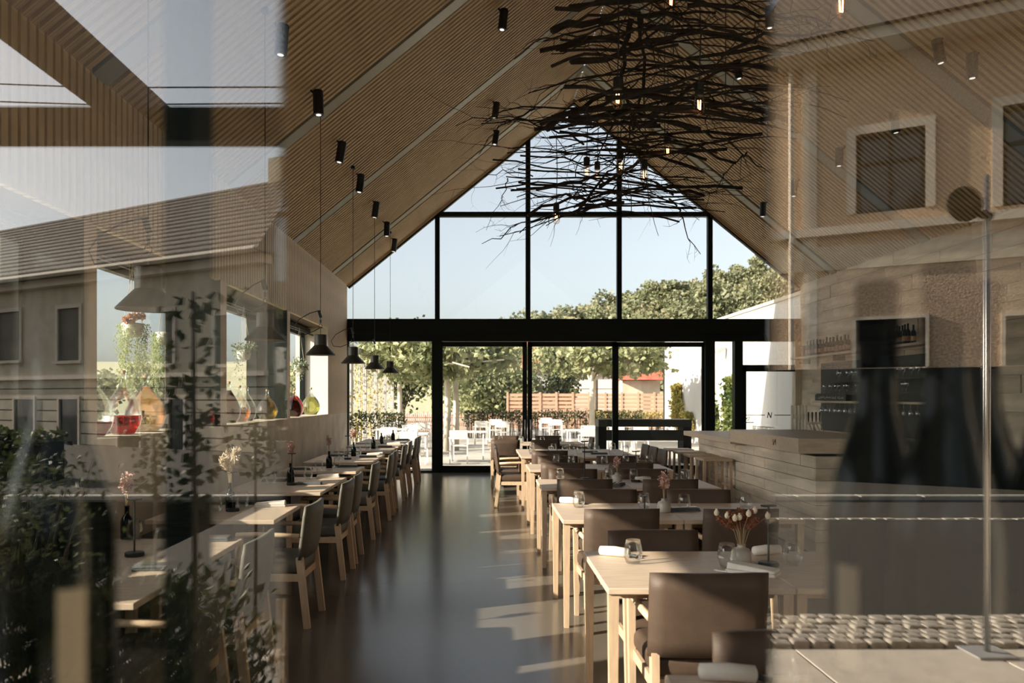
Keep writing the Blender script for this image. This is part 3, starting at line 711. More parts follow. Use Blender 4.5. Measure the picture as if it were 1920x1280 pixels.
# hanging plants in the windows
def hanging(x, y, zp, kind, lab, seed):
    q = random.Random(seed); t = thing('hanging_planter', lab, 'plant', (x, y, zp), group='hanging planters in the windows')
    for a in range(3):
        an = a*2.09; MB().tube([(math.cos(an)*.09, math.sin(an)*.09, .10), (0,0,HEAD-zp-.1)], .003, 5).build('cord', M['rope'], t)
    MB().lathe([(.05,0),(.08,.02),(.095,.10),(.098,.12),(.088,.12),(.08,.05),(.01,.03)], n=16).build('pot', M['pot'], t, smooth=True)
    f = MB()
    if kind == 'trail':
        for s in range(70):
            a = q.random()*6.28; r0 = .09+q.random()*.05; L = q.uniform(.2, .62); ph = q.random()*6
            px_, py_ = math.cos(a)*r0, math.sin(a)*r0*.8
            for j in range(int(L/.02)):
                f.leaf((px_+.02*math.sin(j*.3+ph), py_+.01*math.cos(j*.4), .12-j*.02), .028, q, droop=1.5, narrow=.4)
        f.build('foliage', M['trail'], t)
    elif kind == 'round':
        for s in range(420):
            a = q.random()*6.28; r0 = .14*q.random()**.4; f.leaf((math.cos(a)*r0, math.sin(a)*r0, .10+q.gauss(0,.05)), .05, q, narrow=.5)
        for s in range(7):
            for j in range(8): f.leaf((q.gauss(0,.03), q.gauss(0,.03), -.02*j), .03, q)
        f.build('foliage', M['succulent'], t)
    else:
        for s in range(200):
            a = q.random()*6.28; r0 = .13*q.random()**.5; f.leaf((math.cos(a)*r0, math.sin(a)*r0, .15+q.gauss(0,.04)), .05, q)
        for s in range(6):
            a = q.random()*6.28; L = q.uniform(.2,.45)
            for j in range(int(L/.025)): f.leaf((math.cos(a)*.1+q.gauss(0,.01), math.sin(a)*.1, .12-j*.025), .03, q, droop=1)
        f.build('foliage', M['succulent'], t)
hanging(-3.09, 7.05, 2.13, 'trail', 'trailing green plant in a hanging pot, nearer of two in the large window', 1)
hanging(-3.09, 7.80, 2.11, 'trail', 'trailing green plant in a hanging pot, farther of two in the large window', 2)
hanging(-3.09, 10.35, 2.08, 'mix', 'white hanging pot with trailing leaves in the middle window', 3)
hanging(-3.09, 13.5, 2.02, 'round', 'round succulent ball hanging in the last window', 4)
t = thing('blossom_bunch', 'bunch of dried peach blossoms hung in the large window', 'flowers', (-3.05, 6.9, 2.28))
q = random.Random(8)
for k in range(9):
    f = MB(); c = Vector((q.gauss(0,.05), q.gauss(0,.05), q.gauss(0,.02)))
    for j in range(60): f.leaf(c, .035, q, narrow=.8)
    f.build('blossom', M['dahlia'], t)
MB().tube([(0,0,.0),(0,0,.52)], .002, 4).build('cord', M['rope'], t)

# ---------------------------------------------------------------- branch chandelier
CHX, CHY = 1.45, 6.3
cb = thing('branch_chandelier', 'large tangled chandelier of dark bare branches hanging below the ridge', 'chandelier', (CHX, CHY, 4.3))
q = random.Random(21)
def branch(p0, p1, r0, twigs=3, sag=.1, wob=.05):
    p0 = Vector(p0); p1 = Vector(p1); n = 10; pts = []; L = (p1-p0).length
    ph = [q.random()*6.28 for _ in range(4)]; side = (p1-p0).cross(Vector((0,0,1))).normalized()
    for k in range(n+1):
        u = k/n; p = p0.lerp(p1, u)
        p += Vector((0,0,1))*(sag*math.sin(u*math.pi) + wob*L*.35*math.sin(u*7+ph[0])*u + q.gauss(0,.012)) + side*(wob*L*.6*math.sin(u*5+ph[1])+q.gauss(0,.012))
        pts.append(p)
    rad = [r0*(1-.72*k/n) for k in range(n+1)]
    mb = MB().tube(pts, rad, 6)
    for _ in range(twigs):
        k = q.randrange(3, n); d = (pts[k]-pts[k-1]).normalized()
        d = (d + Vector((q.gauss(0,.5), q.gauss(0,.5), q.gauss(-.05,.38)))).normalized(); l = L*q.uniform(.12, .38); tp = [pts[k]]
        for j in range(1, 6):
            tp.append(tp[-1]+d*l/5+Vector((q.gauss(0,.012), q.gauss(0,.012), q.gauss(0,.014)))); d = (d+Vector((q.gauss(0,.12), q.gauss(0,.12), q.gauss(-.02,.1)))).normalized()
        rr_ = rad[k]*.6; mb.tube(tp, [rr_, rr_*.85, rr_*.7, rr_*.55, rr_*.42, rr_*.3], 5)
        for j in range(2, 5):
            if q.random() < .45:
                e = tp[j]+Vector((q.gauss(0,.06), q.gauss(0,.06), q.gauss(0,.06))); mb.tube([tp[j], e], [rr_*.4, rr_*.15], 4)
    off = Vector((CHX, CHY, 4.3)); mb.v = [tuple(Vector(v)-off) for v in mb.v]
    mb.build('branch', M['branch'], cb, smooth=True)
# layer outlines: image row, reach to the left and right, depth
ROWS = [(5,1000,1500,5.2,3), (60,1010,1520,5.3,4), (110,1000,1500,5.6,4), (160,985,1500,5.6,5), (205,960,1520,6.0,5), (235,900,1500,6.2,6), (265,985,1470,6.6,5), (300,930,1420,7.0,6), (330,890,1420,7.2,6), (365,930,1360,7.4,6), (392,950,1310,7.6,4)]
for py, xl, xr, D, n in ROWS:
    for k in range(n+1):
        xa = q.uniform(xl+ (xr-xl)*.25, xl+(xr-xl)*.75); go = -1 if q.random() < .5 else 1
        end = xl+q.random()**1.5*(xr-xl)*.25 if go < 0 else xr-q.random()**1.5*(xr-xl)*.25
        start = xa - go*q.uniform(60, 260); start = min(max(start, xl+40), xr-40)
        D0 = D+q.uniform(-.9, .9); D1 = D0+q.uniform(-1.1, 1.1)
        a = at(start, py+q.uniform(-28, 28), D0); b = at(end, py+q.uniform(-48, 62), D1)
        branch(a, b, q.uniform(.007, .018), twigs=q.randrange(3, 7), sag=q.uniform(-.02, .16), wob=q.uniform(.04,.10))
for (xa, ya, xb, yb, D0, D1, r0, tw) in ((1110,268,865,230,6.5,5.6,.017,3), (1100,388,905,459,6.9,6.2,.017,2), (1245,370,1316,470,7.0,6.4,.018,1), (1010,225,1480,207,5.8,5.2,.042,4), (1180,70,955,105,4.6,5.0,.016,3), (1020,238,1215,165,5.6,6.0,.048,3), (1215,215,1470,95,5.6,5.0,.034,4), (1350,100,1640,70,4.7,4.4,.022,4), (1200,185,1585,222,5.5,5.0,.020,5),
                                        (1200,180,1590,190,5.6,5.2,.014,3), (1000,330,880,345,7.2,7.0,.012,4), (1120,350,1300,275,6.8,6.4,.03,2), (1080,402,1180,300,6.6,6.6,.030,1), (1170,40,1185,240,5.4,5.6,.045,2), (1205,20,1180,330,5.8,6.2,.03,3), (1320,250,1440,330,6.0,5.6,.018,5), (1290,10,1560,60,5.0,4.6,.03,4), (1000,200,900,290,6.0,6.2,.014,3), (1400,290,1340,365,6.0,6.0,.013,4), (1180,260,1240,440,6.8,6.6,.013,4), (960,330,915,430,7.0,6.8,.010,4), (1030,60,1330,20,5.0,5.4,.05,4), (1070,120,1420,60,5.2,5.4,.045,4), (1010,95,1400,120,5.6,5.8,.032,4)):
    branch(at(xa, ya, D0), at(xb, yb, D1), r0*.52, twigs=tw+2, sag=.06, wob=.09)
off = Vector((CHX, CHY, 4.3))
for (x, y) in ((1.3, 5.4), (1.9, 6.2), (1.2, 7.0), (1.7, 7.4)):
    MB().tube([Vector((x, y, 3.9))-off, Vector((x, y, roof_z(x)-.01))-off], .004, 5).build('suspension_wire', M['black'], cb)
BU = [(1158,185,5.0), (1311,197,5.0), (1577,12,3.9), (1252,282,7.2), (1100,322,7.4), (1163,312,6.6), (1208,328,7.0), (1043,407,7.6), (1258,2,5.6), (1120,328,8.0)]
for k, (px, py, D) in enumerate(BU):
    p = at(px, py, D)-off; b = MB().lathe([(.004,-.062),(.022,-.06),(.033,-.045),(.036,-.01),(.030,.035),(.026,.06)], c=p, n=14, caps=False).build('bulb', M['bulbglass'], cb, smooth=True)
    MB().tube([p+Vector((-.008,0,.03)), p+Vector((-.006,0,-.025)), p+Vector((.006,0,-.028)), p+Vector((.008,0,.03))], .004, 5).build('filament', M['filament'], b)
    MB().lathe([(.027,.055),(.029,.06),(.029,.13),(.01,.14)], c=p, n=12).build('socket', M['black'], b)
    top = p+off; MB().tube([p+Vector((0,0,.13)), p+Vector((.01,0,.45)), p+Vector((0,.01,.8))], .004, 5).build('flex', M['black'], b)

# ================================================================ bar
BX = 3.38
br = thing('bar_counter', 'long bar counter of stacked pale concrete blocks under a timber top', 'bar counter', (BX, 10.2, 0))
MB().box(.012, .58, -2.13, 2.2, 0, 1.0).build('core', M['joint'], br)
bq = random.Random(4); bm_ = {}
for r in range(8):
    z = r*.125; y = -2.13-(.35 if r % 2 else 0)
    while y < 2.2:
        a, b = max(y, -2.13), min(y+.72, 2.2)
        if b-a > .05: MB().box(0-bq.uniform(0,.006), .014, a+.004, b-.004, z+.003, z+.122).build('block', M['boardconc'], br, bevel=.003, seg=1)
        y += .72
for r in range(8): MB().box(.0, .58, -2.142, -2.128, r*.125+.003, r*.125+.122).build('block', M['boardconc'], br)
MB().box(-.21, .62, -.05, 2.3, 1.0, 1.07).build('top_slab', M['oak'], br, bevel=.004, seg=1)
hb = MB().box(-.21, .75, -2.22, -.02, 1.03, 1.185).build('raised_block', M['oak'], br, bevel=.004, seg=1)
MB().bar((-.212, -1.62, 1.085), (-.212, -1.61, 1.145), .010, .003, up=(1,0,0)).bar((-.212, -1.61, 1.145), (-.212, -1.55, 1.08), .012, .003, up=(1,0,0)).bar((-.212, -1.55, 1.08), (-.212, -1.54, 1.14), .010, .003, up=(1,0,0)).build('letter_mark', M['black'], hb)
sp = thing('bar_stool', 'stool', 'stool', group='wooden bar stools at the counter')
MB().box(-.2, .2, -.19, .19, .745, .78).build('seat', M['oak_leg'], sp, bevel=.008)
for sx in (-1, 1):
    for sy in (-1, 1): MB().bar((sx*.185, sy*.175, 0), (sx*.175, sy*.165, .745), .032, .032).build('leg', M['oak_leg'], sp)
for z, s in ((.25, 1), (.42, 0)):
    if s: MB().bar((-.18,-.17,z), (.18,-.17,z), .02, .03).bar((-.18,.17,z), (.18,.17,z), .02, .03).build('stretcher', M['oak_leg'], sp)
    else: MB().bar((-.18,-.17,z), (-.18,.17,z), .02, .03).bar((.18,-.17,z), (.18,.17,z), .02, .03).build('stretcher', M['oak_leg'], sp)
ss = Stamp(sp)
for k, y in enumerate((10.75, 11.4, 12.05, 12.65)): ss((3.13, y, 0), rr.uniform(-.04,.04), '%s wooden bar stool from the front at the concrete counter' % ORD[k])
# beer taps and carafes on the bar
tp_ = thing('tap_tower', 'row of five pale upright beer pipes with round badges on the bar', 'tap', (4.14, 10.42, 1.07))
for k in range(5):
    x = -.08+.045*k; MB().tube([(x,0,0),(x,0,.42)], .0155, 10).build('pipe', M['ivory'], tp_, smooth=False)
    MB().ball((x,-.02,.27), .021, .012, .034, 10, 8).build('badge', M['ivory'], tp_, smooth=True)
MB().box(-.12, .14, -.05, .05, -.01, .01).build('base', M['steel'], tp_)
MB().box(4.02, 4.6, 10.2, 12.4, 0, 1.06).build('bar_cabinet', M['joint']); tag(bpy.data.objects['bar_cabinet'], 'dark back counter behind the bar carrying taps and carafes', 'cabinet')
tr_ = thing('tap_rail', 'dark rail of four tap handles with angled spouts beside the beer pipes', 'tap', (4.40, 10.55, 1.07))
MB().box(-.09, .1, -.012, .012, .17, .20).box(-.012, .012, -.012, .012, 0, .17).build('rail', M['steel'], tr_)
for k in range(4):
    x = -.07+.05*k; MB().tube([(x,0,.2),(x,0,.33)], [.006,.012], 8).build('handle', M['black'], tr_); MB().tube([(x,-.01,.18),(x+.03,-.05,.08)], .008, 6).build('spout', M['steel'], tr_)
cf_ = thing('carafe', 'carafe', 'carafe', group='upturned carafes on the bar')
MB().lathe([(.04,0),(.045,.005),(.018,.05),(.02,.06),(.05,.10),(.055,.13),(.04,.14)], n=14).build('body', M['rackglass'], cf_, smooth=True)
cfs = Stamp(cf_)
for k in range(5): cfs((3.72+.012*k, 10.45-.14*k+.5, 1.07), 0, 'small clear carafe on the bar, %s from the glass door' % ORD[k])
# wall shelf with wine bottles
ws = thing('wine_shelf', 'long timber wall shelf on the concrete wall behind the bar', 'shelf', (XR-.14, 0, 0))
MB().box(-.14, .13, 11.2, 16.75, 2.38, 2.42).build('board', M['oak'], ws)
for y in (11.6, 13.2, 14.8, 16.4): MB().box(-.1, .13, y-.01, y+.01, 2.28, 2.38).build('bracket', M['black'], ws)
wb_ = thing('wine_bottle', 'bottle', 'bottle', group='wine bottles on the wall shelf')
MB().lathe([(.033,0),(.0375,.004),(.0375,.19),(.03,.215),(.0145,.24),(.0145,.305),(.016,.306),(.016,.318),(.005,.32)], n=12).build('body', M['bottle'], wb_, smooth=True)
MB().lathe([(.0382,.05),(.0382,.13)], n=12, caps=False).build('paper_label', M['labelpink'], wb_, smooth=True)
wbs = Stamp(wb_); wy = 11.5; k = 0; q = random.Random(9)
ys = []
ys = [16.1-.078*j-(.12 if j > 9 else 0) for j in range(21)] + [12.95-.08*j for j in range(9)]
for k, y in enumerate(ys): wbs((XR-.14+(.045 if k % 2 else -.045), y, 2.42), q.random()*6, 'dark wine bottle on the wall shelf, %s from the far gable' % ORD[k], (1,1,q.uniform(.92,1.05)))
MB().lathe([(.11,0),(.12,.01),(.12,.2),(.1,.23)], n=12).build('wine_cooler', M['darkbark']); o = bpy.data.objects['wine_cooler']; o.location = (XR-.14, 16.38, 2.42); tag(o, 'dark rounded wine cooler at the far end of the wall shelf', 'cooler')
# glass rack: dark niche panel with shelves
gr = thing('glass_rack', 'dark wall niche with three shelves of glasses behind the bar', 'rack', (XR-.16, 0, 0))
MB().box(.10, .145, 11.3, 15.75, .95, 2.26).build('back_panel', M['black'], gr)
SHZ = (1.90, 1.665)
for z in SHZ: MB().box(-.1, .1, 11.3, 15.5-(.5 if z > 1.8 else 0), z-.02, z).build('shelf', M['black'], gr)
MB().box(-.13, .1, 11.3, 15.6, 1.49, 1.525).build('shelf', M['oak'], gr)
ck = MB().box(-.12, -.105, 14.2, 15.5, 1.53, 1.645).build('chalkboard', M['black'], gr)
q = random.Random(31); wm = MB()
for k in range(16):
    y0 = 14.3+k*.062+(.06 if k > 3 else 0); z0 = 1.57+q.uniform(0,.015); wm.bar((-.122, y0, z0), (-.122, y0+q.uniform(-.01,.02), z0+q.uniform(.02,.045)), .006, .002, up=(1,0,0)).bar((-.122, y0, z0), (-.122, y0+.03, z0+q.uniform(-.005,.01)), .006, .002, up=(1,0,0))
wm.build('chalk_writing', M['chalk'], ck)
ug = thing('stem_glass', 'glass', 'glass', group='glasses on the bar rack')
MB().lathe([(.033,0),(.034,.003),(.005,.008),(.004,.075),(.012,.085),(.034,.115),(.036,.145),(.029,.185),(.027,.185),(.033,.145),(.03,.117),(.003,.09)], n=12, caps=False).build('bowl', M['rackglass'], ug, smooth=True)
ugs = Stamp(ug); q = random.Random(2)
for r, z in enumerate(SHZ):
    for k in range(16): ugs((XR-.16+q.uniform(-.05,.05), 15.35-(.5 if r == 0 else 0)-k*.2+q.uniform(-.02,.02), z), 0, 'clear stem glass on the %s rack shelf behind the bar, %s from the far end' % (('upper','middle')[r], ORD[k]))
for k in range(18):
    o = ugs((XR-.2, 15.4-k*.2, 1.49), 0, 'stem glass hanging upside down under the timber rack shelf, %s from the far end' % ORD[k]); o.rotation_euler = (math.pi, 0, 0)

# ---------------------------------------------------------------- bottles and cabinets just inside the front panes
def bigbottle():
    t = thing('wine_bottle', 'bottle', 'bottle', group='dark bottles close behind the front panes')
    MB().lathe([(.031,0),(.0370,.004),(.0375,.01),(.0375,.115),(.036,.128),(.030,.155),(.022,.182),(.0165,.203),(.0150,.22),(.0148,.255)], n=32).build('body', M['bottle'], t, smooth=True)
    MB().lathe([(.0156,.255),(.0158,.26),(.0160,.298),(.0150,.3025),(.004,.303)], n=24).build('capsule', M['plinth'], t, smooth=False)
    lb = MB(); n = 6
    vs = []
    for i in range(n+1):
        a = R(-90-14+28*i/n-14); vs += [(.0379*math.cos(a), .0379*math.sin(a), .005), (.0379*math.cos(a), .0379*math.sin(a), .083)]
    lb.add(vs, [(2*i, 2*i+2, 2*i+3, 2*i+1) for i in range(n)]).build('paper_label', M['label'], t)
    return t
bb = Stamp(bigbottle())
SH = 1.388
for (px, D, rz, s) in ((1645,.628,-.80,'with a pale label strip, leftmost behind the right pane'), (1777,.55,1.4,'close behind the right pane, second from the doorway'), (1833,.628,1.9,'behind the right pane, third from the doorway'), (1991,.55,2.2,'behind the right pane, outermost'),
    (2025,.628,1.8,'in the rear row behind the right pane, outermost')):
    bb(((px-VPX)*D/F_PX, D, SH), rz, 'dark wine bottle '+s)
for (px, D, rz, s) in ((112,.565,.925,'with a label strip behind the left pane, nearest the doorway'), (-12,.628,2.0,'behind the left pane, outermost'), (20,.55,1.2,'behind the left pane, between two other bottles')):
    if s.startswith('behind the left pane, between'): continue
    bb(((px-VPX)*D/F_PX, D, SH), rz, 'dark wine bottle '+s)
for x0, x1, s in ((.275, .95, 'right'), (-1.05, -.262, 'left')):
    c = thing('display_cabinet', 'tall dark cabinet behind the %s front pane carrying wine bottles' % s, 'cabinet', ((x0+x1)/2, .66, 0)); wd = (x1-x0)/2
    MB().box(-wd, wd, -.14, .0, 0, 1.36).build('carcass', M['plinth'], c); MB().box(-wd, wd, -.145, .008, 1.36, SH).build('top', M['black'], c)
    MB().box(-wd+.02, -.005, -.15, -.14, .05, 1.33).build('door', M['plinth'], c); MB().box(.005, wd-.02, -.15, -.14, .05, 1.33).build('door', M['plinth'], c)

# ================================================================ terrace and garden behind the far gable
gv = MB().box(-60, 60, YB+.95, 80, -.25, -.03).build('ground_terrace', M['gravel']); struct(gv)
pv = MB().box(XL-3, XR+2, YB+.06, YB+.95, -.25, -.04).build('terrace_edge', M['joint']); struct(pv)
pm = None
for r in range(2):
    for k in range(48):
        x = -3.0+.2*k+(.1 if r else 0)
        pm = MB().box(.004, .196, .004, .436, -.05, -.005).build('paver', M['paver'], pv, bevel=.004, seg=1) if pm is None else mkobj('paver', pm.data, pv)
        pm.location = (x, YB+.07+.44*r, 0)
MB().box(-60, -3.45, -12, YB+60, -.25, -.06).build('ground_left', M['grass']); struct(bpy.data.objects['ground_left'])

# sunlit side building on the right
sb = thing('side_building', 'long sunlit white building along the right of the terrace', 'building', (7.5, 17.2, 0))
MB().box(0, 6, .12, 15.5, -.1, 4.0).build('wall', M['white'], sb)
MB().box(-.05, 6.1, .1, 15.6, 4.0, 4.08).build('coping', M['moulding'], sb)
MB().box(-.02, .02, 15.4, 15.6, -.1, 3.9).build('downpipe', M['black'], sb)
wlmp = thing('wall_lamp', 'grey angled wall lamp on the sunlit white wall', 'lamp', tuple(at(1358, 654, 7.42*F_PX/(1358-VPX))))
MB().tube([(0,0,0),(.12,0,.02)], .03, 8).build('arm', M['lamp_grey'], wlmp)
MB().bar((-.02,0,.04), (-.26,-.05,-.12), .16, .14).build('head', M['lamp_grey'], wlmp, bevel=.02)
def climber(px, y0, y1, wpx, mat, lab, seed):
    q = random.Random(seed); D = 7.44*F_PX/(px-VPX); p = at(px, y1, D); h = (y1-y0)*D/F_PX; t = thing('climbing_plant', lab, 'plant', (7.4, D, max(p.z, -.03)))
    dw = wpx*D*D/(F_PX*7.44)/2; f = MB()
    for k in range(1500):
        z = q.random(); wz = dw*(1-.65*z*z)
        f.leaf((-abs(q.gauss(0,.09)), q.gauss(0,.5)*wz, z*h), .13, q, narrow=.8)
    f.build('foliage', M[mat], t)
    MB().tube([(.05,0,0),(.04,.1,h*.5),(.05,0,h*.9)], [.03,.02,.01], 6).build('stem', M['darkbark'], t)
climber(1274, 720, 800, 16, 'leaf_yellow', 'narrow yellow-green climber on the far white wall', 1)
climber(1376, 708, 815, 30, 'leaf_ivy', 'tall dark green climber beside the glazed door', 2)
climber(1341, 760, 815, 12, 'leaf_ivy', 'short climber just right of the thick door post', 3)
climber(1295, 775, 815, 12, 'leaf_yellow', 'low sparse climber left of the thick door post', 4)

# plane trees trained flat
def tree(name, lab, x, y, trunk_h, rx, ry, rz, nleaf, size, mat, seed, trunks=((0,0),), group=None, bark='bark', tr=.11, zc=None, hollow=.25):
    q = random.Random(seed); t = thing(name, lab, 'tree', (x, y, -.03), group=group); f = MB(); zc = zc or trunk_h+rz*.6
    clumps = [(q.uniform(-1,1), q.uniform(-1,1), q.uniform(-1,1)) for _ in range(34)]
    clumps = [c for c in clumps if c[0]**2+c[1]**2+c[2]**2 < 1.0]
    for k in range(nleaf):
        c = clumps[k % len(clumps)]
        f.leaf((rx*(c[0]*.85+q.gauss(0,.16)), ry*(c[1]*.85+q.gauss(0,.16)), zc+rz*(c[2]*.85+q.gauss(0,.20))), size, q, narrow=.8)
    f.build('crown', M[mat], t)
    for (dx, dy) in trunks:
        MB().tube([(dx,dy,0),(dx+.02,dy,trunk_h*.5),(dx*.9,dy,trunk_h),(dx*.6,dy*.6,zc)], [tr,tr*.85,tr*.8,tr*.5], 10).build('trunk', M[bark], t, smooth=True)
    for c in clumps[:12]:
        MB().tube([(trunks[0][0],trunks[0][1],trunk_h*.96), (c[0]*rx*.4, c[1]*ry*.4, zc*.98+c[2]*rz*.2), (c[0]*rx*.85, c[1]*ry*.85, zc+c[2]*rz*.7)], [tr*.42,tr*.28,tr*.1], 6).build('limb', M[bark], t)
    return t
tree('plane_tree', 'flat-trained plane tree with twin pale trunks left of the terrace', -.95, 24.0, 2.35, 2.3, 2.0, .62, 5200, .2, 'leaf_plane', 1, ((-.1,0),(.16,.3)), 'flat-trained plane trees', zc=2.95)
tree('plane_tree', 'flat-trained plane tree with one pale trunk before the board fence', 4.1, 26.5, 2.2, 2.9, 2.2, .62, 5600, .2, 'leaf_plane', 2, ((-.45,0),), 'flat-trained plane trees', zc=2.95)
tree('plane_tree', 'flat-trained plane tree at the left behind the pendants', -3.2, 31.0, 2.4, 2.4, 2.2, .9, 4200, .22, 'leaf_plane', 3, ((0,0),), 'flat-trained plane trees', zc=3.2)
tree('garden_tree', 'dense round green tree with low forking trunk behind the hedge', .55, 44.0, .5, 3.0, 2.6, 2.5, 6500, .26, 'leaf_plane', 4, ((0,0),(.5,0)), bark='darkbark', zc=2.9)
tree('garden_tree', 'dark leafy tree at the left edge of the garden', -4.6, 47.0, .8, 2.6, 2.5, 2.8, 4500, .28, 'leaf_dark', 5, ((0,0),), bark='darkbark', zc=3.2)
tree('garden_tree', 'pale green tree between the plane trees far left', -2.1, 52.0, .8, 2.6, 2.5, 2.6, 4500, .28, 'leaf_plane', 6, ((0,0),), bark='darkbark', zc=3.4)
tree('garden_tree', 'grey-green shrub tree right of the round tree', 4.3, 43.0, .4, .9, .9, 1.6, 1500, .22, 'leaf_dark', 7, ((0,0),), bark='darkbark', zc=2.3)
# pole of the awning between the trunks: pale bamboo rails under the left tree
for k, (a, b) in enumerate((((735,668,23),(850,682,23)), ((830,684,23.4),(945,674,23.4)), ((848,679,22.8),(880,688,22.8)))):
    pa, pb = at(*a), at(*b); o = MB().tube([(0,0,0), tuple(pb-pa)], .025, 6).build('bamboo_rail', M['pampas']); o.location = pa
    tag(o, 'pale training rail under the left plane tree, %s' % ('left one', 'right one', 'short sloping one')[k], 'rail', 'training rails of the plane trees')

# board fence
fn = thing('board_fence', 'horizontal larch board fence behind the terrace hedge', 'fence', (1.3, 40, 0)); bs = None; ps = None; x = 0; k = 0
while x < 8.0:
    for r in range(9):
        if bs is None: bs = MB().box(.03, .79, -.012, .012, -.075, .075).build('board', M['larch'], fn)
        else: bs = mkobj('board', bs.data, fn)
        bs.location = (x, 0, .12+r*.197)
    if ps is None: ps = MB().box(-.05, .05, -.05, .04, 0, 1.84).build('post', M['larch'], fn)
    else: ps = mkobj('post', ps.data, fn)
    ps.location = (x, 0, 0); x += .82
# picket fence left
pf = thing('picket_fence', 'low reddish stick fence at the left end of the garden', 'fence', (-4.6, 37, 0)); pk = None
for k in range(60):
    pk = MB().box(-.022, .022, -.012, .012, 0, .85).build('picket', M['larch'], pf) if pk is None else mkobj('picket', pk.data, pf)
    pk.location = (k*.095, 0, 0); pk.scale.z = .9+.2*random.random()
MB().box(0, 5.7, .012, .03, .25, .30).box(0, 5.7, .012, .03, .62, .67).build('rail', M['larch'], pf)
# hedges of upright stems
def hedge(lab, x0, x1, y, h, seed, dens=26, mat='leaf_dark'):
    q = random.Random(seed); t = thing('stem_hedge', lab, 'hedge', ((x0+x1)/2, y, -.03)); L = x1-x0; s = MB(); f = MB()
    for k in range(int(L*dens)):
        x = q.uniform(-L/2, L/2); s.tube([(x, q.uniform(-.15,.15), 0), (x+q.gauss(0,.05), q.uniform(-.15,.15), h*q.uniform(.7,1))], [.014,.008], 4)
    for k in range(int(L*420)):
        z = h*(1-abs(q.gauss(0,.28))); f.leaf((q.uniform(-L/2, L/2), q.gauss(0,.16), max(z,.05)), .09, q, narrow=.7)
    st_ = s.build('stems', M['darkbark'], t); st_['kind'] = 'stuff'; fo = f.build('foliage', M[mat], t); fo['kind'] = 'stuff'
hedge('low hedge of bare upright stems behind the middle chairs', -.7, 6.4, 31.5, 1.08, 1)
hedge('dark bushy hedge at the left terrace corner', -4.3, -2.35, 24.5, 1.15, 2, 16)
hedge('reddish sparse hedge in front of the board fence', 4.9, 9.0, 35, .95, 3, 20, 'leaf_yellow')
# timber trellis with strings on the left
tg = thing('trellis', 'pale timber trellis with hanging strings along the left of the terrace', 'trellis', (-4.5, 0, 0))
TY = (24.2, 27.4, 30.7, 33.9, 37.0, 40.2)
for y in TY: MB().box(-.07, .07, y-.07, y+.07, 0, 3.25).build('post', M['lamp_grey'], tg)
MB().box(-.09, .09, 20.5, 40.5, 3.2, 3.38).build('top_beam', M['lamp_grey'], tg)
sg = None; y = 21.0
while y < 40:
    sg = MB().box(-.012, .012, -.012, .012, .1, 3.2).build('string', M['white'], tg) if sg is None else mkobj('string', sg.data, tg)
    sg.location.y = y; y += .42
q = random.Random(6); f = MB()
for k in range(2600): f.leaf((q.gauss(0,.15)-.25, q.uniform(21, 40), q.random()**1.2*3), .16, q, narrow=.6)
f.build('climbers', M['leaf_yellow'], tg)['kind'] = 'stuff'
# white garden chairs and tables
gc = thing('garden_chair', 'chair', 'chair', group='white garden chairs on the terrace')
MB().box(-.22, .22, -.21, .21, .425, .45).build('seat', M['whitefurn'], gc, bevel=.006, seg=1)
MB().box(-.22, .22, -.225, -.205, .60, .82).build('backrest', M['whitefurn'], gc, bevel=.006, seg=1)
for sx in (-1, 1):
    MB().bar((sx*.21,-.24,0), (sx*.21,-.20,.80), .03).build('leg', M['whitefurn'], gc); MB().bar((sx*.21,.2,0), (sx*.21,.19,.43), .03).build('leg', M['whitefurn'], gc)
    MB().bar((sx*.235,-.21,.64), (sx*.235,.2,.62), .03, .02).bar((sx*.225,.2,.43), (sx*.235,.2,.62), .024).build('armrest', M['whitefurn'], gc)
gcs = Stamp(gc)
gt = thing('garden_table', 'table', 'table', group='white garden tables on the terrace')
MB().box(-.45, .45, -.4, .4, .715, .745).build('table_top', M['whitefurn'], gt, bevel=.005, seg=1)
for sx in (-1, 1):
    for sy in (-1, 1): MB().bar((sx*.39, sy*.34, 0), (sx*.39, sy*.34, .715), .04).build('leg', M['whitefurn'], gt)
gts = Stamp(gt)
OUT = [(-1.75,19.6,'just left of the thick door post'), (-2.5,22.2,'beside the dark corner hedge'), (-.35,20.6,'nearest behind the left sliding pane'), (.55,27.9,'before the stem hedge, left'), (2.6,29.9,'before the stem hedge, right'), (2.75,21.6,'left of the dark outdoor counter'), (-1.9,26.2,'under the twin-trunk plane tree'), (4.3,24.5,'behind the dark outdoor counter'), (-3.2,29,'far left under the trellis')]
for k, (x, y, s) in enumerate(OUT): gts((x, y, -.03), 0, 'white garden table '+s)
OC = [(-.56,19.55,0,'nearest, behind the left sliding pane'), (-.02,27.0,0,'left of two before the stem hedge'), (.68,27.0,0,'right of two before the stem hedge'), (2.68,29.0,0,'before the hedge right of the middle post'), (-1.7,18.9,0,'just outside by the thick door post'), (-2.5,21.5,0,'beside the dark corner hedge, near side'), (-2.1,22.95,math.pi,'beside the dark corner hedge, far side'),
      (2.8,20.9,0,'left of the dark counter, near side'), (3.05,22.4,math.pi,'left of the dark counter, far side'), (.5,28.75,math.pi,'with its back to the hedge'), (-1.85,25.4,0,'under the twin-trunk tree, near side'), (-1.4,26.2,math.pi/2,'under the twin-trunk tree, facing left'), (4.0,23.75,0,'behind the dark counter, left'), (4.7,23.75,0,'behind the dark counter, right'), (-3.1,28.2,0,'far left under the trellis'), (2.5,30.7,math.pi,'with its back to the hedge, right')]
for x, y, rz, s in OC: gcs((x, y, -.03), rz+rr.uniform(-.1,.1), 'white garden armchair '+s)
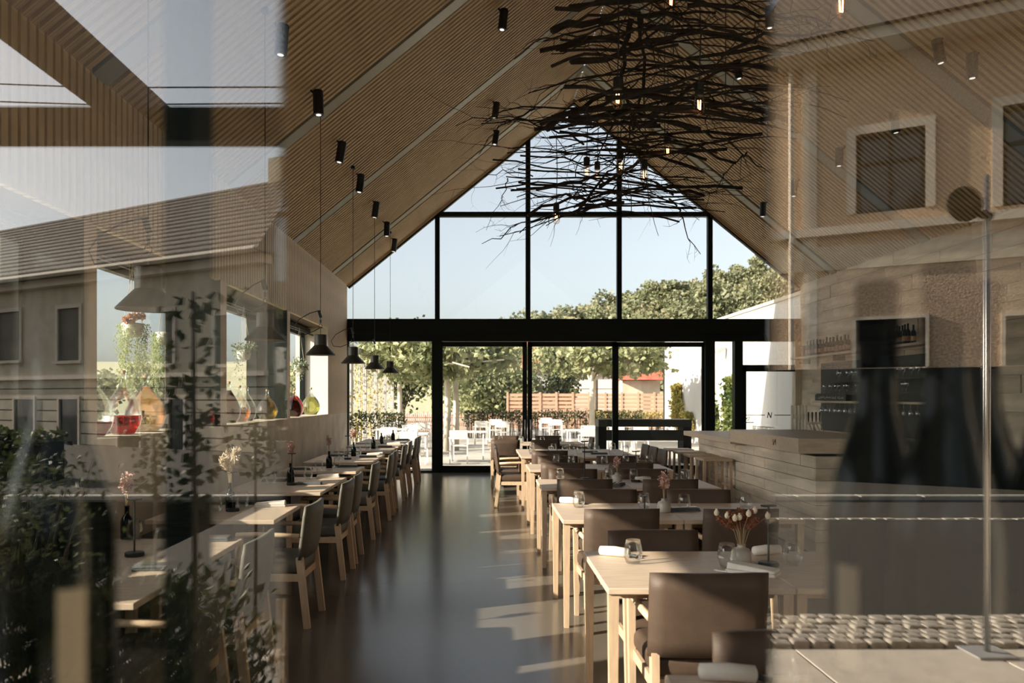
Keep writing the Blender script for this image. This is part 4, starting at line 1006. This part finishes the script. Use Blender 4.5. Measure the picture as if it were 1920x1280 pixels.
# dark outdoor counter
oc = thing('outdoor_counter', 'dark steel outdoor counter with two rails beyond the glass', 'counter', (4.0, 19.8, -.03))
x0, x1 = (1119-VPX)*19.8/F_PX-4.0, (1291-VPX)*19.8/F_PX-4.0
MB().box(x0, x1, -.3, .3, .90, 1.08).build('top', M['black'], oc)
for x in (x0, x1-.2): MB().box(x, x+.2, -.28, .28, 0, .9).build('side_panel', M['plinth'], oc)
MB().box(x0+.2, x1-.2, -.28, -.2, .56, .82).build('front_board', M['black'], oc)

# white house with red roofs
hs_ = thing('garden_house', 'low white house with red tiled roof behind the board fence', 'house', (3.4, 52, -.05))
MB().box(0, 7.6, 0, 6, 0, 3.5).build('wall', M['white'], hs_)
MB().add([(-.5,-.6,3.4),(5.6,-.6,3.4),(5.6,3,5.9),(-.5,3,5.9),(-.5,6.6,3.4),(5.6,6.6,3.4)], [(0,1,2,3),(3,2,5,4),(0,3,4),(1,5,2),(0,4,5,1)]).build('roof', M['roofred'], hs_, fixn=True)
MB().add([(5.4,-1.2,2.75),(8.4,-1.2,2.75),(8.4,1.2,3.75),(5.4,1.2,3.75),(5.4,1.2,2.75),(8.4,1.2,2.75)], [(0,1,2,3),(3,2,5,4),(0,3,4),(1,5,2),(0,4,5,1)]).build('porch_roof', M['roofred'], hs_, fixn=True)
MB().box(5.5, 8.2, -.2, -.05, 0, 2.7).build('porch_wall', M['cream'], hs_)
MB().box(5.45, 5.6, -1.1, -.95, 0, 2.75).build('porch_post', M['white'], hs_)
rb = None
for k in range(30):
    rb = MB().add([(0,-.6,3.41),(.08,-.6,3.47),(.16,-.6,3.41),(0,3,5.91),(.08,3,5.97),(.16,3,5.91)], [(0,1,4,3),(1,2,5,4)]).build('tile_row', M['roofred'], hs_) if rb is None else mkobj('tile_row', rb.data, hs_)
    rb.location.x = -.5+.2*k
MB().add([(2.6,.9,4.52),(4.0,.9,4.52),(4.0,2.2,5.42),(2.6,2.2,5.42)], [(0,1,2,3)]).build('solar_panel', M['solar'], hs_)
MB().box(.6, .72, -.04, 0, .9, 2.6).build('downpipe', M['lamp_grey'], hs_)
MB().box(0, 7.6, -.05, 0, 2.2, 2.24).build('ledge', M['moulding'], hs_)
pole = thing('lamp_post', 'slim dark post standing before the board fence', 'post', ((1118.5-VPX)*36/F_PX, 36, -.03)); MB().tube([(0,0,0),(0,0,3.1)], .06, 8).build('pole', M['darkbark'], pole); MB().lathe([(.07,0),(.09,.02),(.07,.08)], n=10).build('foot', M['darkbark'], pole)

# wooded hillside
hv = []; hf = []; NX, NY = 26, 8
def hill_z(x, y):
    u = min(1, max(0, (y-75)/110)); px = VPX + x*F_PX/y
    top = 10 + 15*min(1, max(0, (px-880)/560))
    return -.4 + (top)*u*u*(3-2*u)
for j in range(NY+1):
    for i in range(NX+1):
        x = -90+i*10.5; y = 75+j*16; hv.append((x, y, hill_z(x, y)))
for j in range(NY):
    for i in range(NX): a = j*(NX+1)+i; hf.append((a, a+1, a+NX+2, a+NX+1))
h_ = MB().add(hv, hf).build('ground_hill', M['grass'], smooth=True); struct(h_)
def hilltree(mat, seed, n=2600):
    q = random.Random(seed); t = thing('hill_tree', 'rounded tree in the woods on the hillside behind the hall', 'tree', group='trees of the hillside wood'); f = MB()
    cl = [(q.gauss(0,1), q.gauss(0,1), q.gauss(0,1)) for _ in range(16)]; cl = [Vector(c).normalized()*q.uniform(.35,.8) for c in cl]
    for k in range(n):
        c = cl[k % len(cl)]; d = Vector((q.gauss(0,1), q.gauss(0,1), q.gauss(0,1))).normalized()*.42*q.random()**.33
        p = c+d; f.leaf((p.x*4.6, p.y*4.6, 5.2+p.z*4.2), .75, q, narrow=.8)
    f.build('crown', M[mat], t); MB().tube([(0,0,-1),(0,0,5)], [.35,.2], 7).build('trunk', M['darkbark'], t)
    return Stamp(t)
HT = [hilltree('leaf_hill', 1), hilltree('leaf_hill2', 2), hilltree('leaf_hill', 3)]
q = random.Random(77)
for row, (y, n) in enumerate(((105, 17), (125, 18), (148, 19), (172, 20))):
    for k in range(n):
        px = 870+(1540-870)*(k+.5)/n+q.uniform(-14,14); yy = y+q.uniform(-9,9); x = (px-VPX)*yy/F_PX
        HT[q.randrange(3)]((x, yy, hill_z(x, yy)-.6), q.random()*6, None, (q.uniform(.75,1.25),)*2+(q.uniform(.7,1.05),))
# tall trees outside the left windows
for k, (x, y, s) in enumerate(((-13, 33, 'seen through the large left window'), (-10.5, 41, 'seen through the middle left window'), (-19, 38, 'farther back beyond the large left window'), (-10.2, 50, 'behind the trellis'))):
    tree('garden_tree', 'leafy garden tree '+s, x, y, .7, 1.9, 1.9, 1.3, 2600, .26, 'leaf_plane', 40+k, ((0,0),), bark='darkbark', zc=1.8)

# ================================================================ the street behind the camera, mirrored in the front panes
def vy(D): return 2*YF-D                       # depth seen in the pane -> real place
def vat(px, py, D): p = at(px, py, D); return Vector((p.x, vy(D), p.z))
st_g = MB().box(-60, 60, vy(12.6), vy(5.9), -.3, -.06).build('street_asphalt', M['asphalt']); struct(st_g)
MB().box(-60, 60, vy(60), vy(12.9), -.3, -.0).build('street_pavement', M['asphalt']); struct(bpy.data.objects['street_pavement'])
kb = MB().box(-60, 60, vy(12.9), vy(12.6), -.3, -.03).build('street_kerb', M['joint']); struct(kb)
km = None
for k in range(30):
    km = MB().box(.01, .99, vy(12.88), vy(12.62), -.06, .03).build('kerb_stone', M['kerb'], kb, bevel=.015, seg=1) if km is None else mkobj('kerb_stone', km.data, kb)
    km.location.x = -14+k
cbb = MB().box(-60, 60, vy(5.9), vy(5.2), -.3, -.05).build('street_cobbles', M['joint']); struct(cbb)
q = random.Random(12); cms = []
for v in range(4):
    cms.append(MB().box(-.055+q.uniform(-.006,.006), .055, -.05, .05+q.uniform(-.006,.006), -.06, .0).build('cobble', M['cobble'], cbb, bevel=.014, seg=2)); cms[-1].location = (-6+v*.13, vy(5.26), -.005)
for r in range(6):
    for k in range(40):
        o = mkobj('cobble', cms[q.randrange(4)].data, cbb); o.location = (1.6+k*.125+q.uniform(-.006,.006)+(.06 if r % 2 else 0), vy(5.26+.115*r), q.uniform(-.012,.004)); o.rotation_euler.z = q.uniform(-.05,.05)
gb = MB().box(1.9, 13.3, vy(10.9), vy(10.7), -.07, -.055).build('street_gutter', M['joint']); struct(gb); gm = None
for k in range(70):
    gm = MB().box(-.075, .075, -.06, .06, -.08, -.02).build('cobble', M['cobble'], gb, bevel=.015, seg=1) if gm is None else mkobj('cobble', gm.data, gb)
    gm.location = (2+k*.16, vy(10.8)+q.uniform(-.015,.015), q.uniform(-.03,-.02)); gm.rotation_euler.z = q.uniform(-.15,.15)
MB().box(-60, 60, vy(5.2), YF-.1, -.3, -.045).build('street_forecourt', M['pave']); fc = struct(bpy.data.objects['street_forecourt'])
pm2 = None
for r in range(4):
    for k in range(9):
        pm2 = MB().box(.006, 1.194, .006, .994, -.06, -.012).build('slab', M['pave'], fc, bevel=.006, seg=1) if pm2 is None else mkobj('slab', pm2.data, fc)
        pm2.location = (-4+1.2*k, vy(5.1)+1.0*r, 0)
# two houses on one street line
HL = Vector((9.33, vy(13.7), 0)); hd = Vector((-1, -.57, 0)).normalized(); ha = math.atan2(hd.y, hd.x)
def house(name, lab, u0, u1, build):
    t = thing(name, lab, 'house', tuple(HL+hd*u0), ha); build(t, u1-u0); return t
# local axes: x along the street (leftwards in the pane), -y towards the glass after the turn -> front face at y = 0, body behind at +y
def wall_with(t, L, z0, z1, mat, wins, nm='wall', th=.3):
    xs = sorted({0, L, *[a for w_ in wins for a in (w_[0], w_[1])]}); 
    for a, b in zip(xs[:-1], xs[1:]):
        here = [w_ for w_ in wins if w_[0] <= a and w_[1] >= b]
        zz = sorted([(w_[2], w_[3]) for w_ in here]); z = z0
        for (p_, q_) in zz:
            if p_ > z: MB().box(a, b, 0, th, z, p_).build(nm, mat, t)
            z = q_
        if z < z1: MB().box(a, b, 0, th, z, z1).build(nm, mat, t)
def window(t, a, b, z0, z1, sill=True, surround=.14, dark=True):
    f = MB().box(a, a+.07, .14, .2, z0, z1).box(b-.07, b, .14, .2, z0, z1).box(a, b, .14, .2, z0, z0+.07).box(a, b, .14, .2, z1-.07, z1).box((a+b)/2-.03, (a+b)/2+.03, .13, .2, z0, z1).box(a, b, .13, .2, z0+(z1-z0)*.62, z0+(z1-z0)*.62+.06).build('window_frame', M['plinth'], t)
    MB().box(a, b, .18, .19, z0, z1).build('pane', M['winglass'], f)
    if surround:
        s = surround; MB().box(a-s, a, -.05, .12, z0, z1+s).box(b, b+s, -.05, .12, z0, z1+s).box(a, b, -.05, .12, z1, z1+s).build('surround', M['moulding'], t)
    if sill: MB().box(a-.2, b+.2, -.12, .12, z0-.1, z0).build('sill', M['moulding'], t)
def right_house(t, L):
    W = [(5.9-4.15+3.2, 5.9-4.15+4.25, 5.05, 7.05)]
    def u_at(px):                                # distance along the facade of a pixel column
        k = (px-VPX)/F_PX; D = (13.7+.57*9.33)/(1+.57*k); X = k*D; return (Vector((X, vy(D), 0))-HL).dot(hd)
    def z_at(px, py):
        k = (px-VPX)/F_PX; D = (13.7+.57*9.33)/(1+.57*k); return CAM_Z-(py-VPY)*D/F_PX
    o = (Vector(t.location)-HL).dot(hd)
    wins = []
    for (p0, p1, y0, y1) in ((1735,1605,690,598), (1735,1605,395,245), (2010,1885,690,590), (2010,1880,380,190)):
        wins.append((u_at(p0)-o, u_at(p1)-o, z_at((p0+p1)/2, y0), z_at((p0+p1)/2, y1)))
    zp = z_at(1700, 690); zc = z_at(1700, 420); ze = z_at(1560, 118)
    wins = [(a, b, max(z0, zp+.02), z1) for a, b, z0, z1 in wins]
    wall_with(t, L, zp, ze, M['stucco'], wins)
    MB().box(-.02, L+.02, -.05, .3, -.05, zp).build('plinth', M['plinth'], t)
    MB().box(-.02, L+.02, -.16, 0, zc-.10, zc+.06).build('string_course', M['moulding'], t); MB().box(0, L, -.05, 0, zc-.75, zc-.3).build('frieze_band', M['cream'], t)
    for a, b, z0, z1 in wins: window(t, a, b, z0, z1, sill=False, surround=.16 if z0 > 3 else .06)
    MB().box(L-.9, L-.65, -.04, 0, zp, ze).build('pilaster', M['moulding'], t)
    MB().box(-.3, L+.3, -.75, .4, ze, ze+.22).build('eaves', M['moulding'], t)
    MB().add([(-.4,-.9,ze+.2),(L+.4,-.9,ze+.2),(L+.4,5,ze+4),(-.4,5,ze+4),(-.4,9,ze+.2),(L+.4,9,ze+.2)], [(0,1,2,3),(3,2,5,4),(0,3,4),(1,5,2),(0,4,5,1)]).build('roof', M['rooftile'], t, fixn=True)
    MB().box(0, L, .3, 8, -.05, ze).build('body', M['cream'], t)
    MB().tube([(L-.45,-.12,zp),(L-.45,-.12,ze)], .05, 8).build('downpipe', M['moulding'], t)
# the houses face +Y (the glass); turning by ha puts local x to the left, so local +y must point away: mirror y
def flip(t): t.scale = (1, 1, 1)
def left_house(t, L):
    def u_at(px):
        k = (px-VPX)/F_PX; D = (13.7+.57*9.33)/(1+.57*k); X = k*D; return (Vector((X, vy(D), 0))-HL).dot(hd)
    def z_at(px, py):
        k = (px-VPX)/F_PX; D = (13.7+.57*9.33)/(1+.57*k); return CAM_Z-(py-VPY)*D/F_PX
    o = (Vector(t.location)-HL).dot(hd); wins = []
    for (p0, p1, y0, y1) in ((455,405,682,590), (325,285,682,585), (150,110,676,578), (38,-5,676,585), (-110,-150,676,585)): wins.append((u_at(p0)-o, u_at(p1)-o, z_at((p0+p1)/2, y0), z_at((p0+p1)/2, y1)))
    drs = []
    for (p0, p1, y1) in ((262,222,748), (147,112,748), (64,28,748), (345,318,748)): drs.append((u_at(p0)-o, u_at(p1)-o, 0, z_at((p0+p1)/2, y1)))
    zb = z_at(200, 706); ze = z_at(250, 508); drs = [(a, b, z0, min(z1, zb-.3)) for a, b, z0, z1 in drs]
    wall_with(t, L, zb, ze, M['cream'], wins); 
    for a, b, z0, z1 in wins: window(t, a, b, z0, z1)
    # rusticated ground floor: courses of stone
    r = 0; z = .0; hc = (zb-.0)/6
    while r < 6:
        wall_with(t, L, z+.02, z+hc-.02, M['cream'], [(a, b, z0, min(max(z1, z0), zb)) for a, b, z0, z1 in drs if z1 > z+hc*.5], nm='stone_course'); z += hc; r += 1
    MB().box(0, L, .04, 8, -.05, ze).build('body', M['joint'], t)
    for a, b, z0, z1 in drs:
        MB().box(a, b, .03, .035, z0, z1).build('door_leaf', M['winglass'], t); MB().box(a-.1, a, -.04, .03, 0, z1+.1).box(b, b+.1, -.04, .03, 0, z1+.1).box(a, b, -.04, .03, z1, z1+.1).build('door_surround', M['moulding'], t)
    MB().box(-.02, L, -.12, .05, zb-.06, zb+.08).build('string_course', M['moulding'], t)
    MB().box(-.1, L, -.35, .1, ze-.25, ze).build('cornice', M['moulding'], t)
    MB().tube([(-.3,-.72,ze+.05),(L,-.72,ze+.05)], .09, 8).build('gutter', M['moulding'], t)
    zr = ze+3.6
    MB().add([(-.4,-.8,ze),(L,-.8,ze),(L,4.2,zr),(2.6,4.2,zr),(-.4,9,ze),(L,9,ze)], [(0,1,2,3),(3,2,5,4),(0,3,4),(1,5,2),(0,4,5,1)]).build('roof', M['rooftile'], t, fixn=True)
    tm = None
    for k in range(16):
        u = k/16; y0 = -.8+5*u; z0 = ze+(zr-ze)*u; xa = -.4+3.0*u
        MB().box(xa, L, y0, y0+.06, z0+.015, z0+.06).build('tile_course', M['rooftile'], t)
    sk = MB().box(L*.55, L*.55+1.1, 1.0, 1.1, ze+1.25, ze+2.2).build('dormer_window', M['moulding'], t); MB().box(L*.55+.1, L*.55+1.0, .98, 1.0, ze+1.35, ze+2.1).build('pane', M['winglass'], sk)
    MB().box(3.2, 3.8, 3.9, 4.5, zr-.6, zr+.7).build('chimney', M['cream'], t)
def build_house(lab, px_right, px_left, fn_):
    def u_at(px):
        k = (px-VPX)/F_PX; D = (13.7+.57*9.33)/(1+.57*k); X = k*D; return (Vector((X, vy(D), 0))-HL).dot(hd)
    u0, u1 = u_at(px_right), u_at(px_left)
    return house('street_house', lab, u0, u1, fn_)
h1 = build_house('brown pebbledash house mirrored in the right front pane', 2150, 1440, right_house)
h2 = build_house('cream house with dark tiled roof mirrored in the left front pane', 500, -420, left_house)
# steel canopy frame over the entrance
cn = thing('canopy_frame', 'dark steel canopy frame mirrored high in the left front pane', 'canopy', (-1.6, vy(4.0), 0))
MB().box(-2.6, 1.7, -.05, .05, 2.87, 3.04).build('front_beam', M['black'], cn)
for x in (-.06, 1.6): MB().box(x-.09, x+.09, 0, 3.3, 2.90, 3.06).build('rafter', M['black'], cn)
for x in (-2.55, 1.64): MB().box(x-.05, x+.05, -.05, .05, -.04, 2.87).build('post', M['black'], cn)
# overhead cables across the mirrored sky
for k, (ya, yb) in enumerate(((150, 163), (184, 193))):
    a, b = vat(-200, ya, 24), vat(640, yb, 20); o = MB().tube([(0,0,0), tuple((b-a)*.5+Vector((0,0,-.12))), tuple(b-a)], .022, 5).build('overhead_cable', M['black']); o.location = a
    tag(o, 'thin overhead cable crossing the mirrored sky, %s of two' % ('upper', 'lower')[k], 'cable', 'overhead cables')
# street pole with round sign
sp2 = thing('street_pole', 'slim steel pole with a round sign mirrored in the right pane', 'pole', ((1850-VPX)*5.0/F_PX, vy(5.0), -.01))
MB().tube([(0,0,0),(0,0,3.0)], .017, 12).build('pole', M['steel'], sp2, smooth=True); MB().box(-.12, .12, -.12, .12, 0, .015).build('base_plate', M['lamp_grey'], sp2)
sg_ = MB().tube([(-.14,-.01,2.82),(-.14,.01,2.82)], .11, 24).build('round_sign', M['plinth'], sp2); MB().bar((-.05,0,2.76), (.03,0,2.74), .04).build('clamp', M['black'], sp2)
# planting bed mirrored low on the left
def rose(px, D, h, lab, seed, crown=(.45, 1.0)):
    q = random.Random(seed); t = thing('young_tree', lab, 'tree', ((px-VPX)*D/F_PX, vy(D), -.04), group='young trees before the glass')
    MB().tube([(0,0,0),(.01,.01,h*.5),(0,0,h)], [.014,.011,.006], 6).build('stem', M['darkbark'], t); f = MB()
    for k in range(int(190*h/2)):
        z = h*q.uniform(*crown); f.leaf((q.gauss(0,.07), q.gauss(0,.07), z), .05, q, narrow=.7)
    f.build('foliage', M['leaf_dark'], t)
rose(363, 3.1, 2.05, 'slender young tree mirrored beside the dark mullion', 3, (.60, 1.0)); rose(290, 5.0, 1.5, 'second slender young tree mirrored behind the first', 4, (.7, 1.0)); rose(478, 5.2, 1.5, 'third slender young tree mirrored near the pane edge', 5, (.75, 1.0))
def shrub(px, D, w, h, n, lab, seed, mat='leaf_dark', size=.06):
    q = random.Random(seed); t = thing('garden_shrub', lab, 'shrub', ((px-VPX)*D/F_PX, vy(D), -.04), group='shrubs before the glass'); f = MB(); s = MB()
    for k in range(n): f.leaf((q.gauss(0,.33)*w, q.gauss(0,.3)*w, h*q.random()**.8), size, q, narrow=.45, droop=-.6)
    for k in range(24): x, y = q.gauss(0,.3)*w, q.gauss(0,.3)*w; s.tube([(x*.5,y*.5,0),(x,y,h*q.uniform(.7,1.15))], [.006,.003], 4)
    f.build('foliage', M[mat], t); s.build('stems', M['darkbark'], t)
shrub(40, 2.6, .8, 1.05, 2600, 'tall dark shrub mirrored low at the left picture edge', 1); shrub(170, 2.9, .7, .95, 2200, 'dark shrub mirrored low beside the left edge shrub', 2); shrub(290, 3.6, .6, .8, 1500, 'leafy shrub mirrored below the young trees', 3); shrub(-20, 5.6, .9, 1.2, 2200, 'wide dark shrub mirrored beyond the left edge', 4); shrub(420, 3.4, .45, .62, 900, 'small leafy shrub mirrored before the second left table', 6)
hg = thing('street_hedge', 'dark clipped hedge mirrored before the cream house', 'hedge', (-12.5, vy(17.5), 0), ha)
q = random.Random(14); f = MB()
for k in range(5200): f.leaf((q.uniform(-5,5), q.uniform(-.4,.4), .9*q.random()**.6), .16, q, narrow=.7)
f.build('foliage', M['leaf_dark'], hg); MB().box(-5, 5, -.3, .3, 0, .75).build('core', M['plinth'], hg)
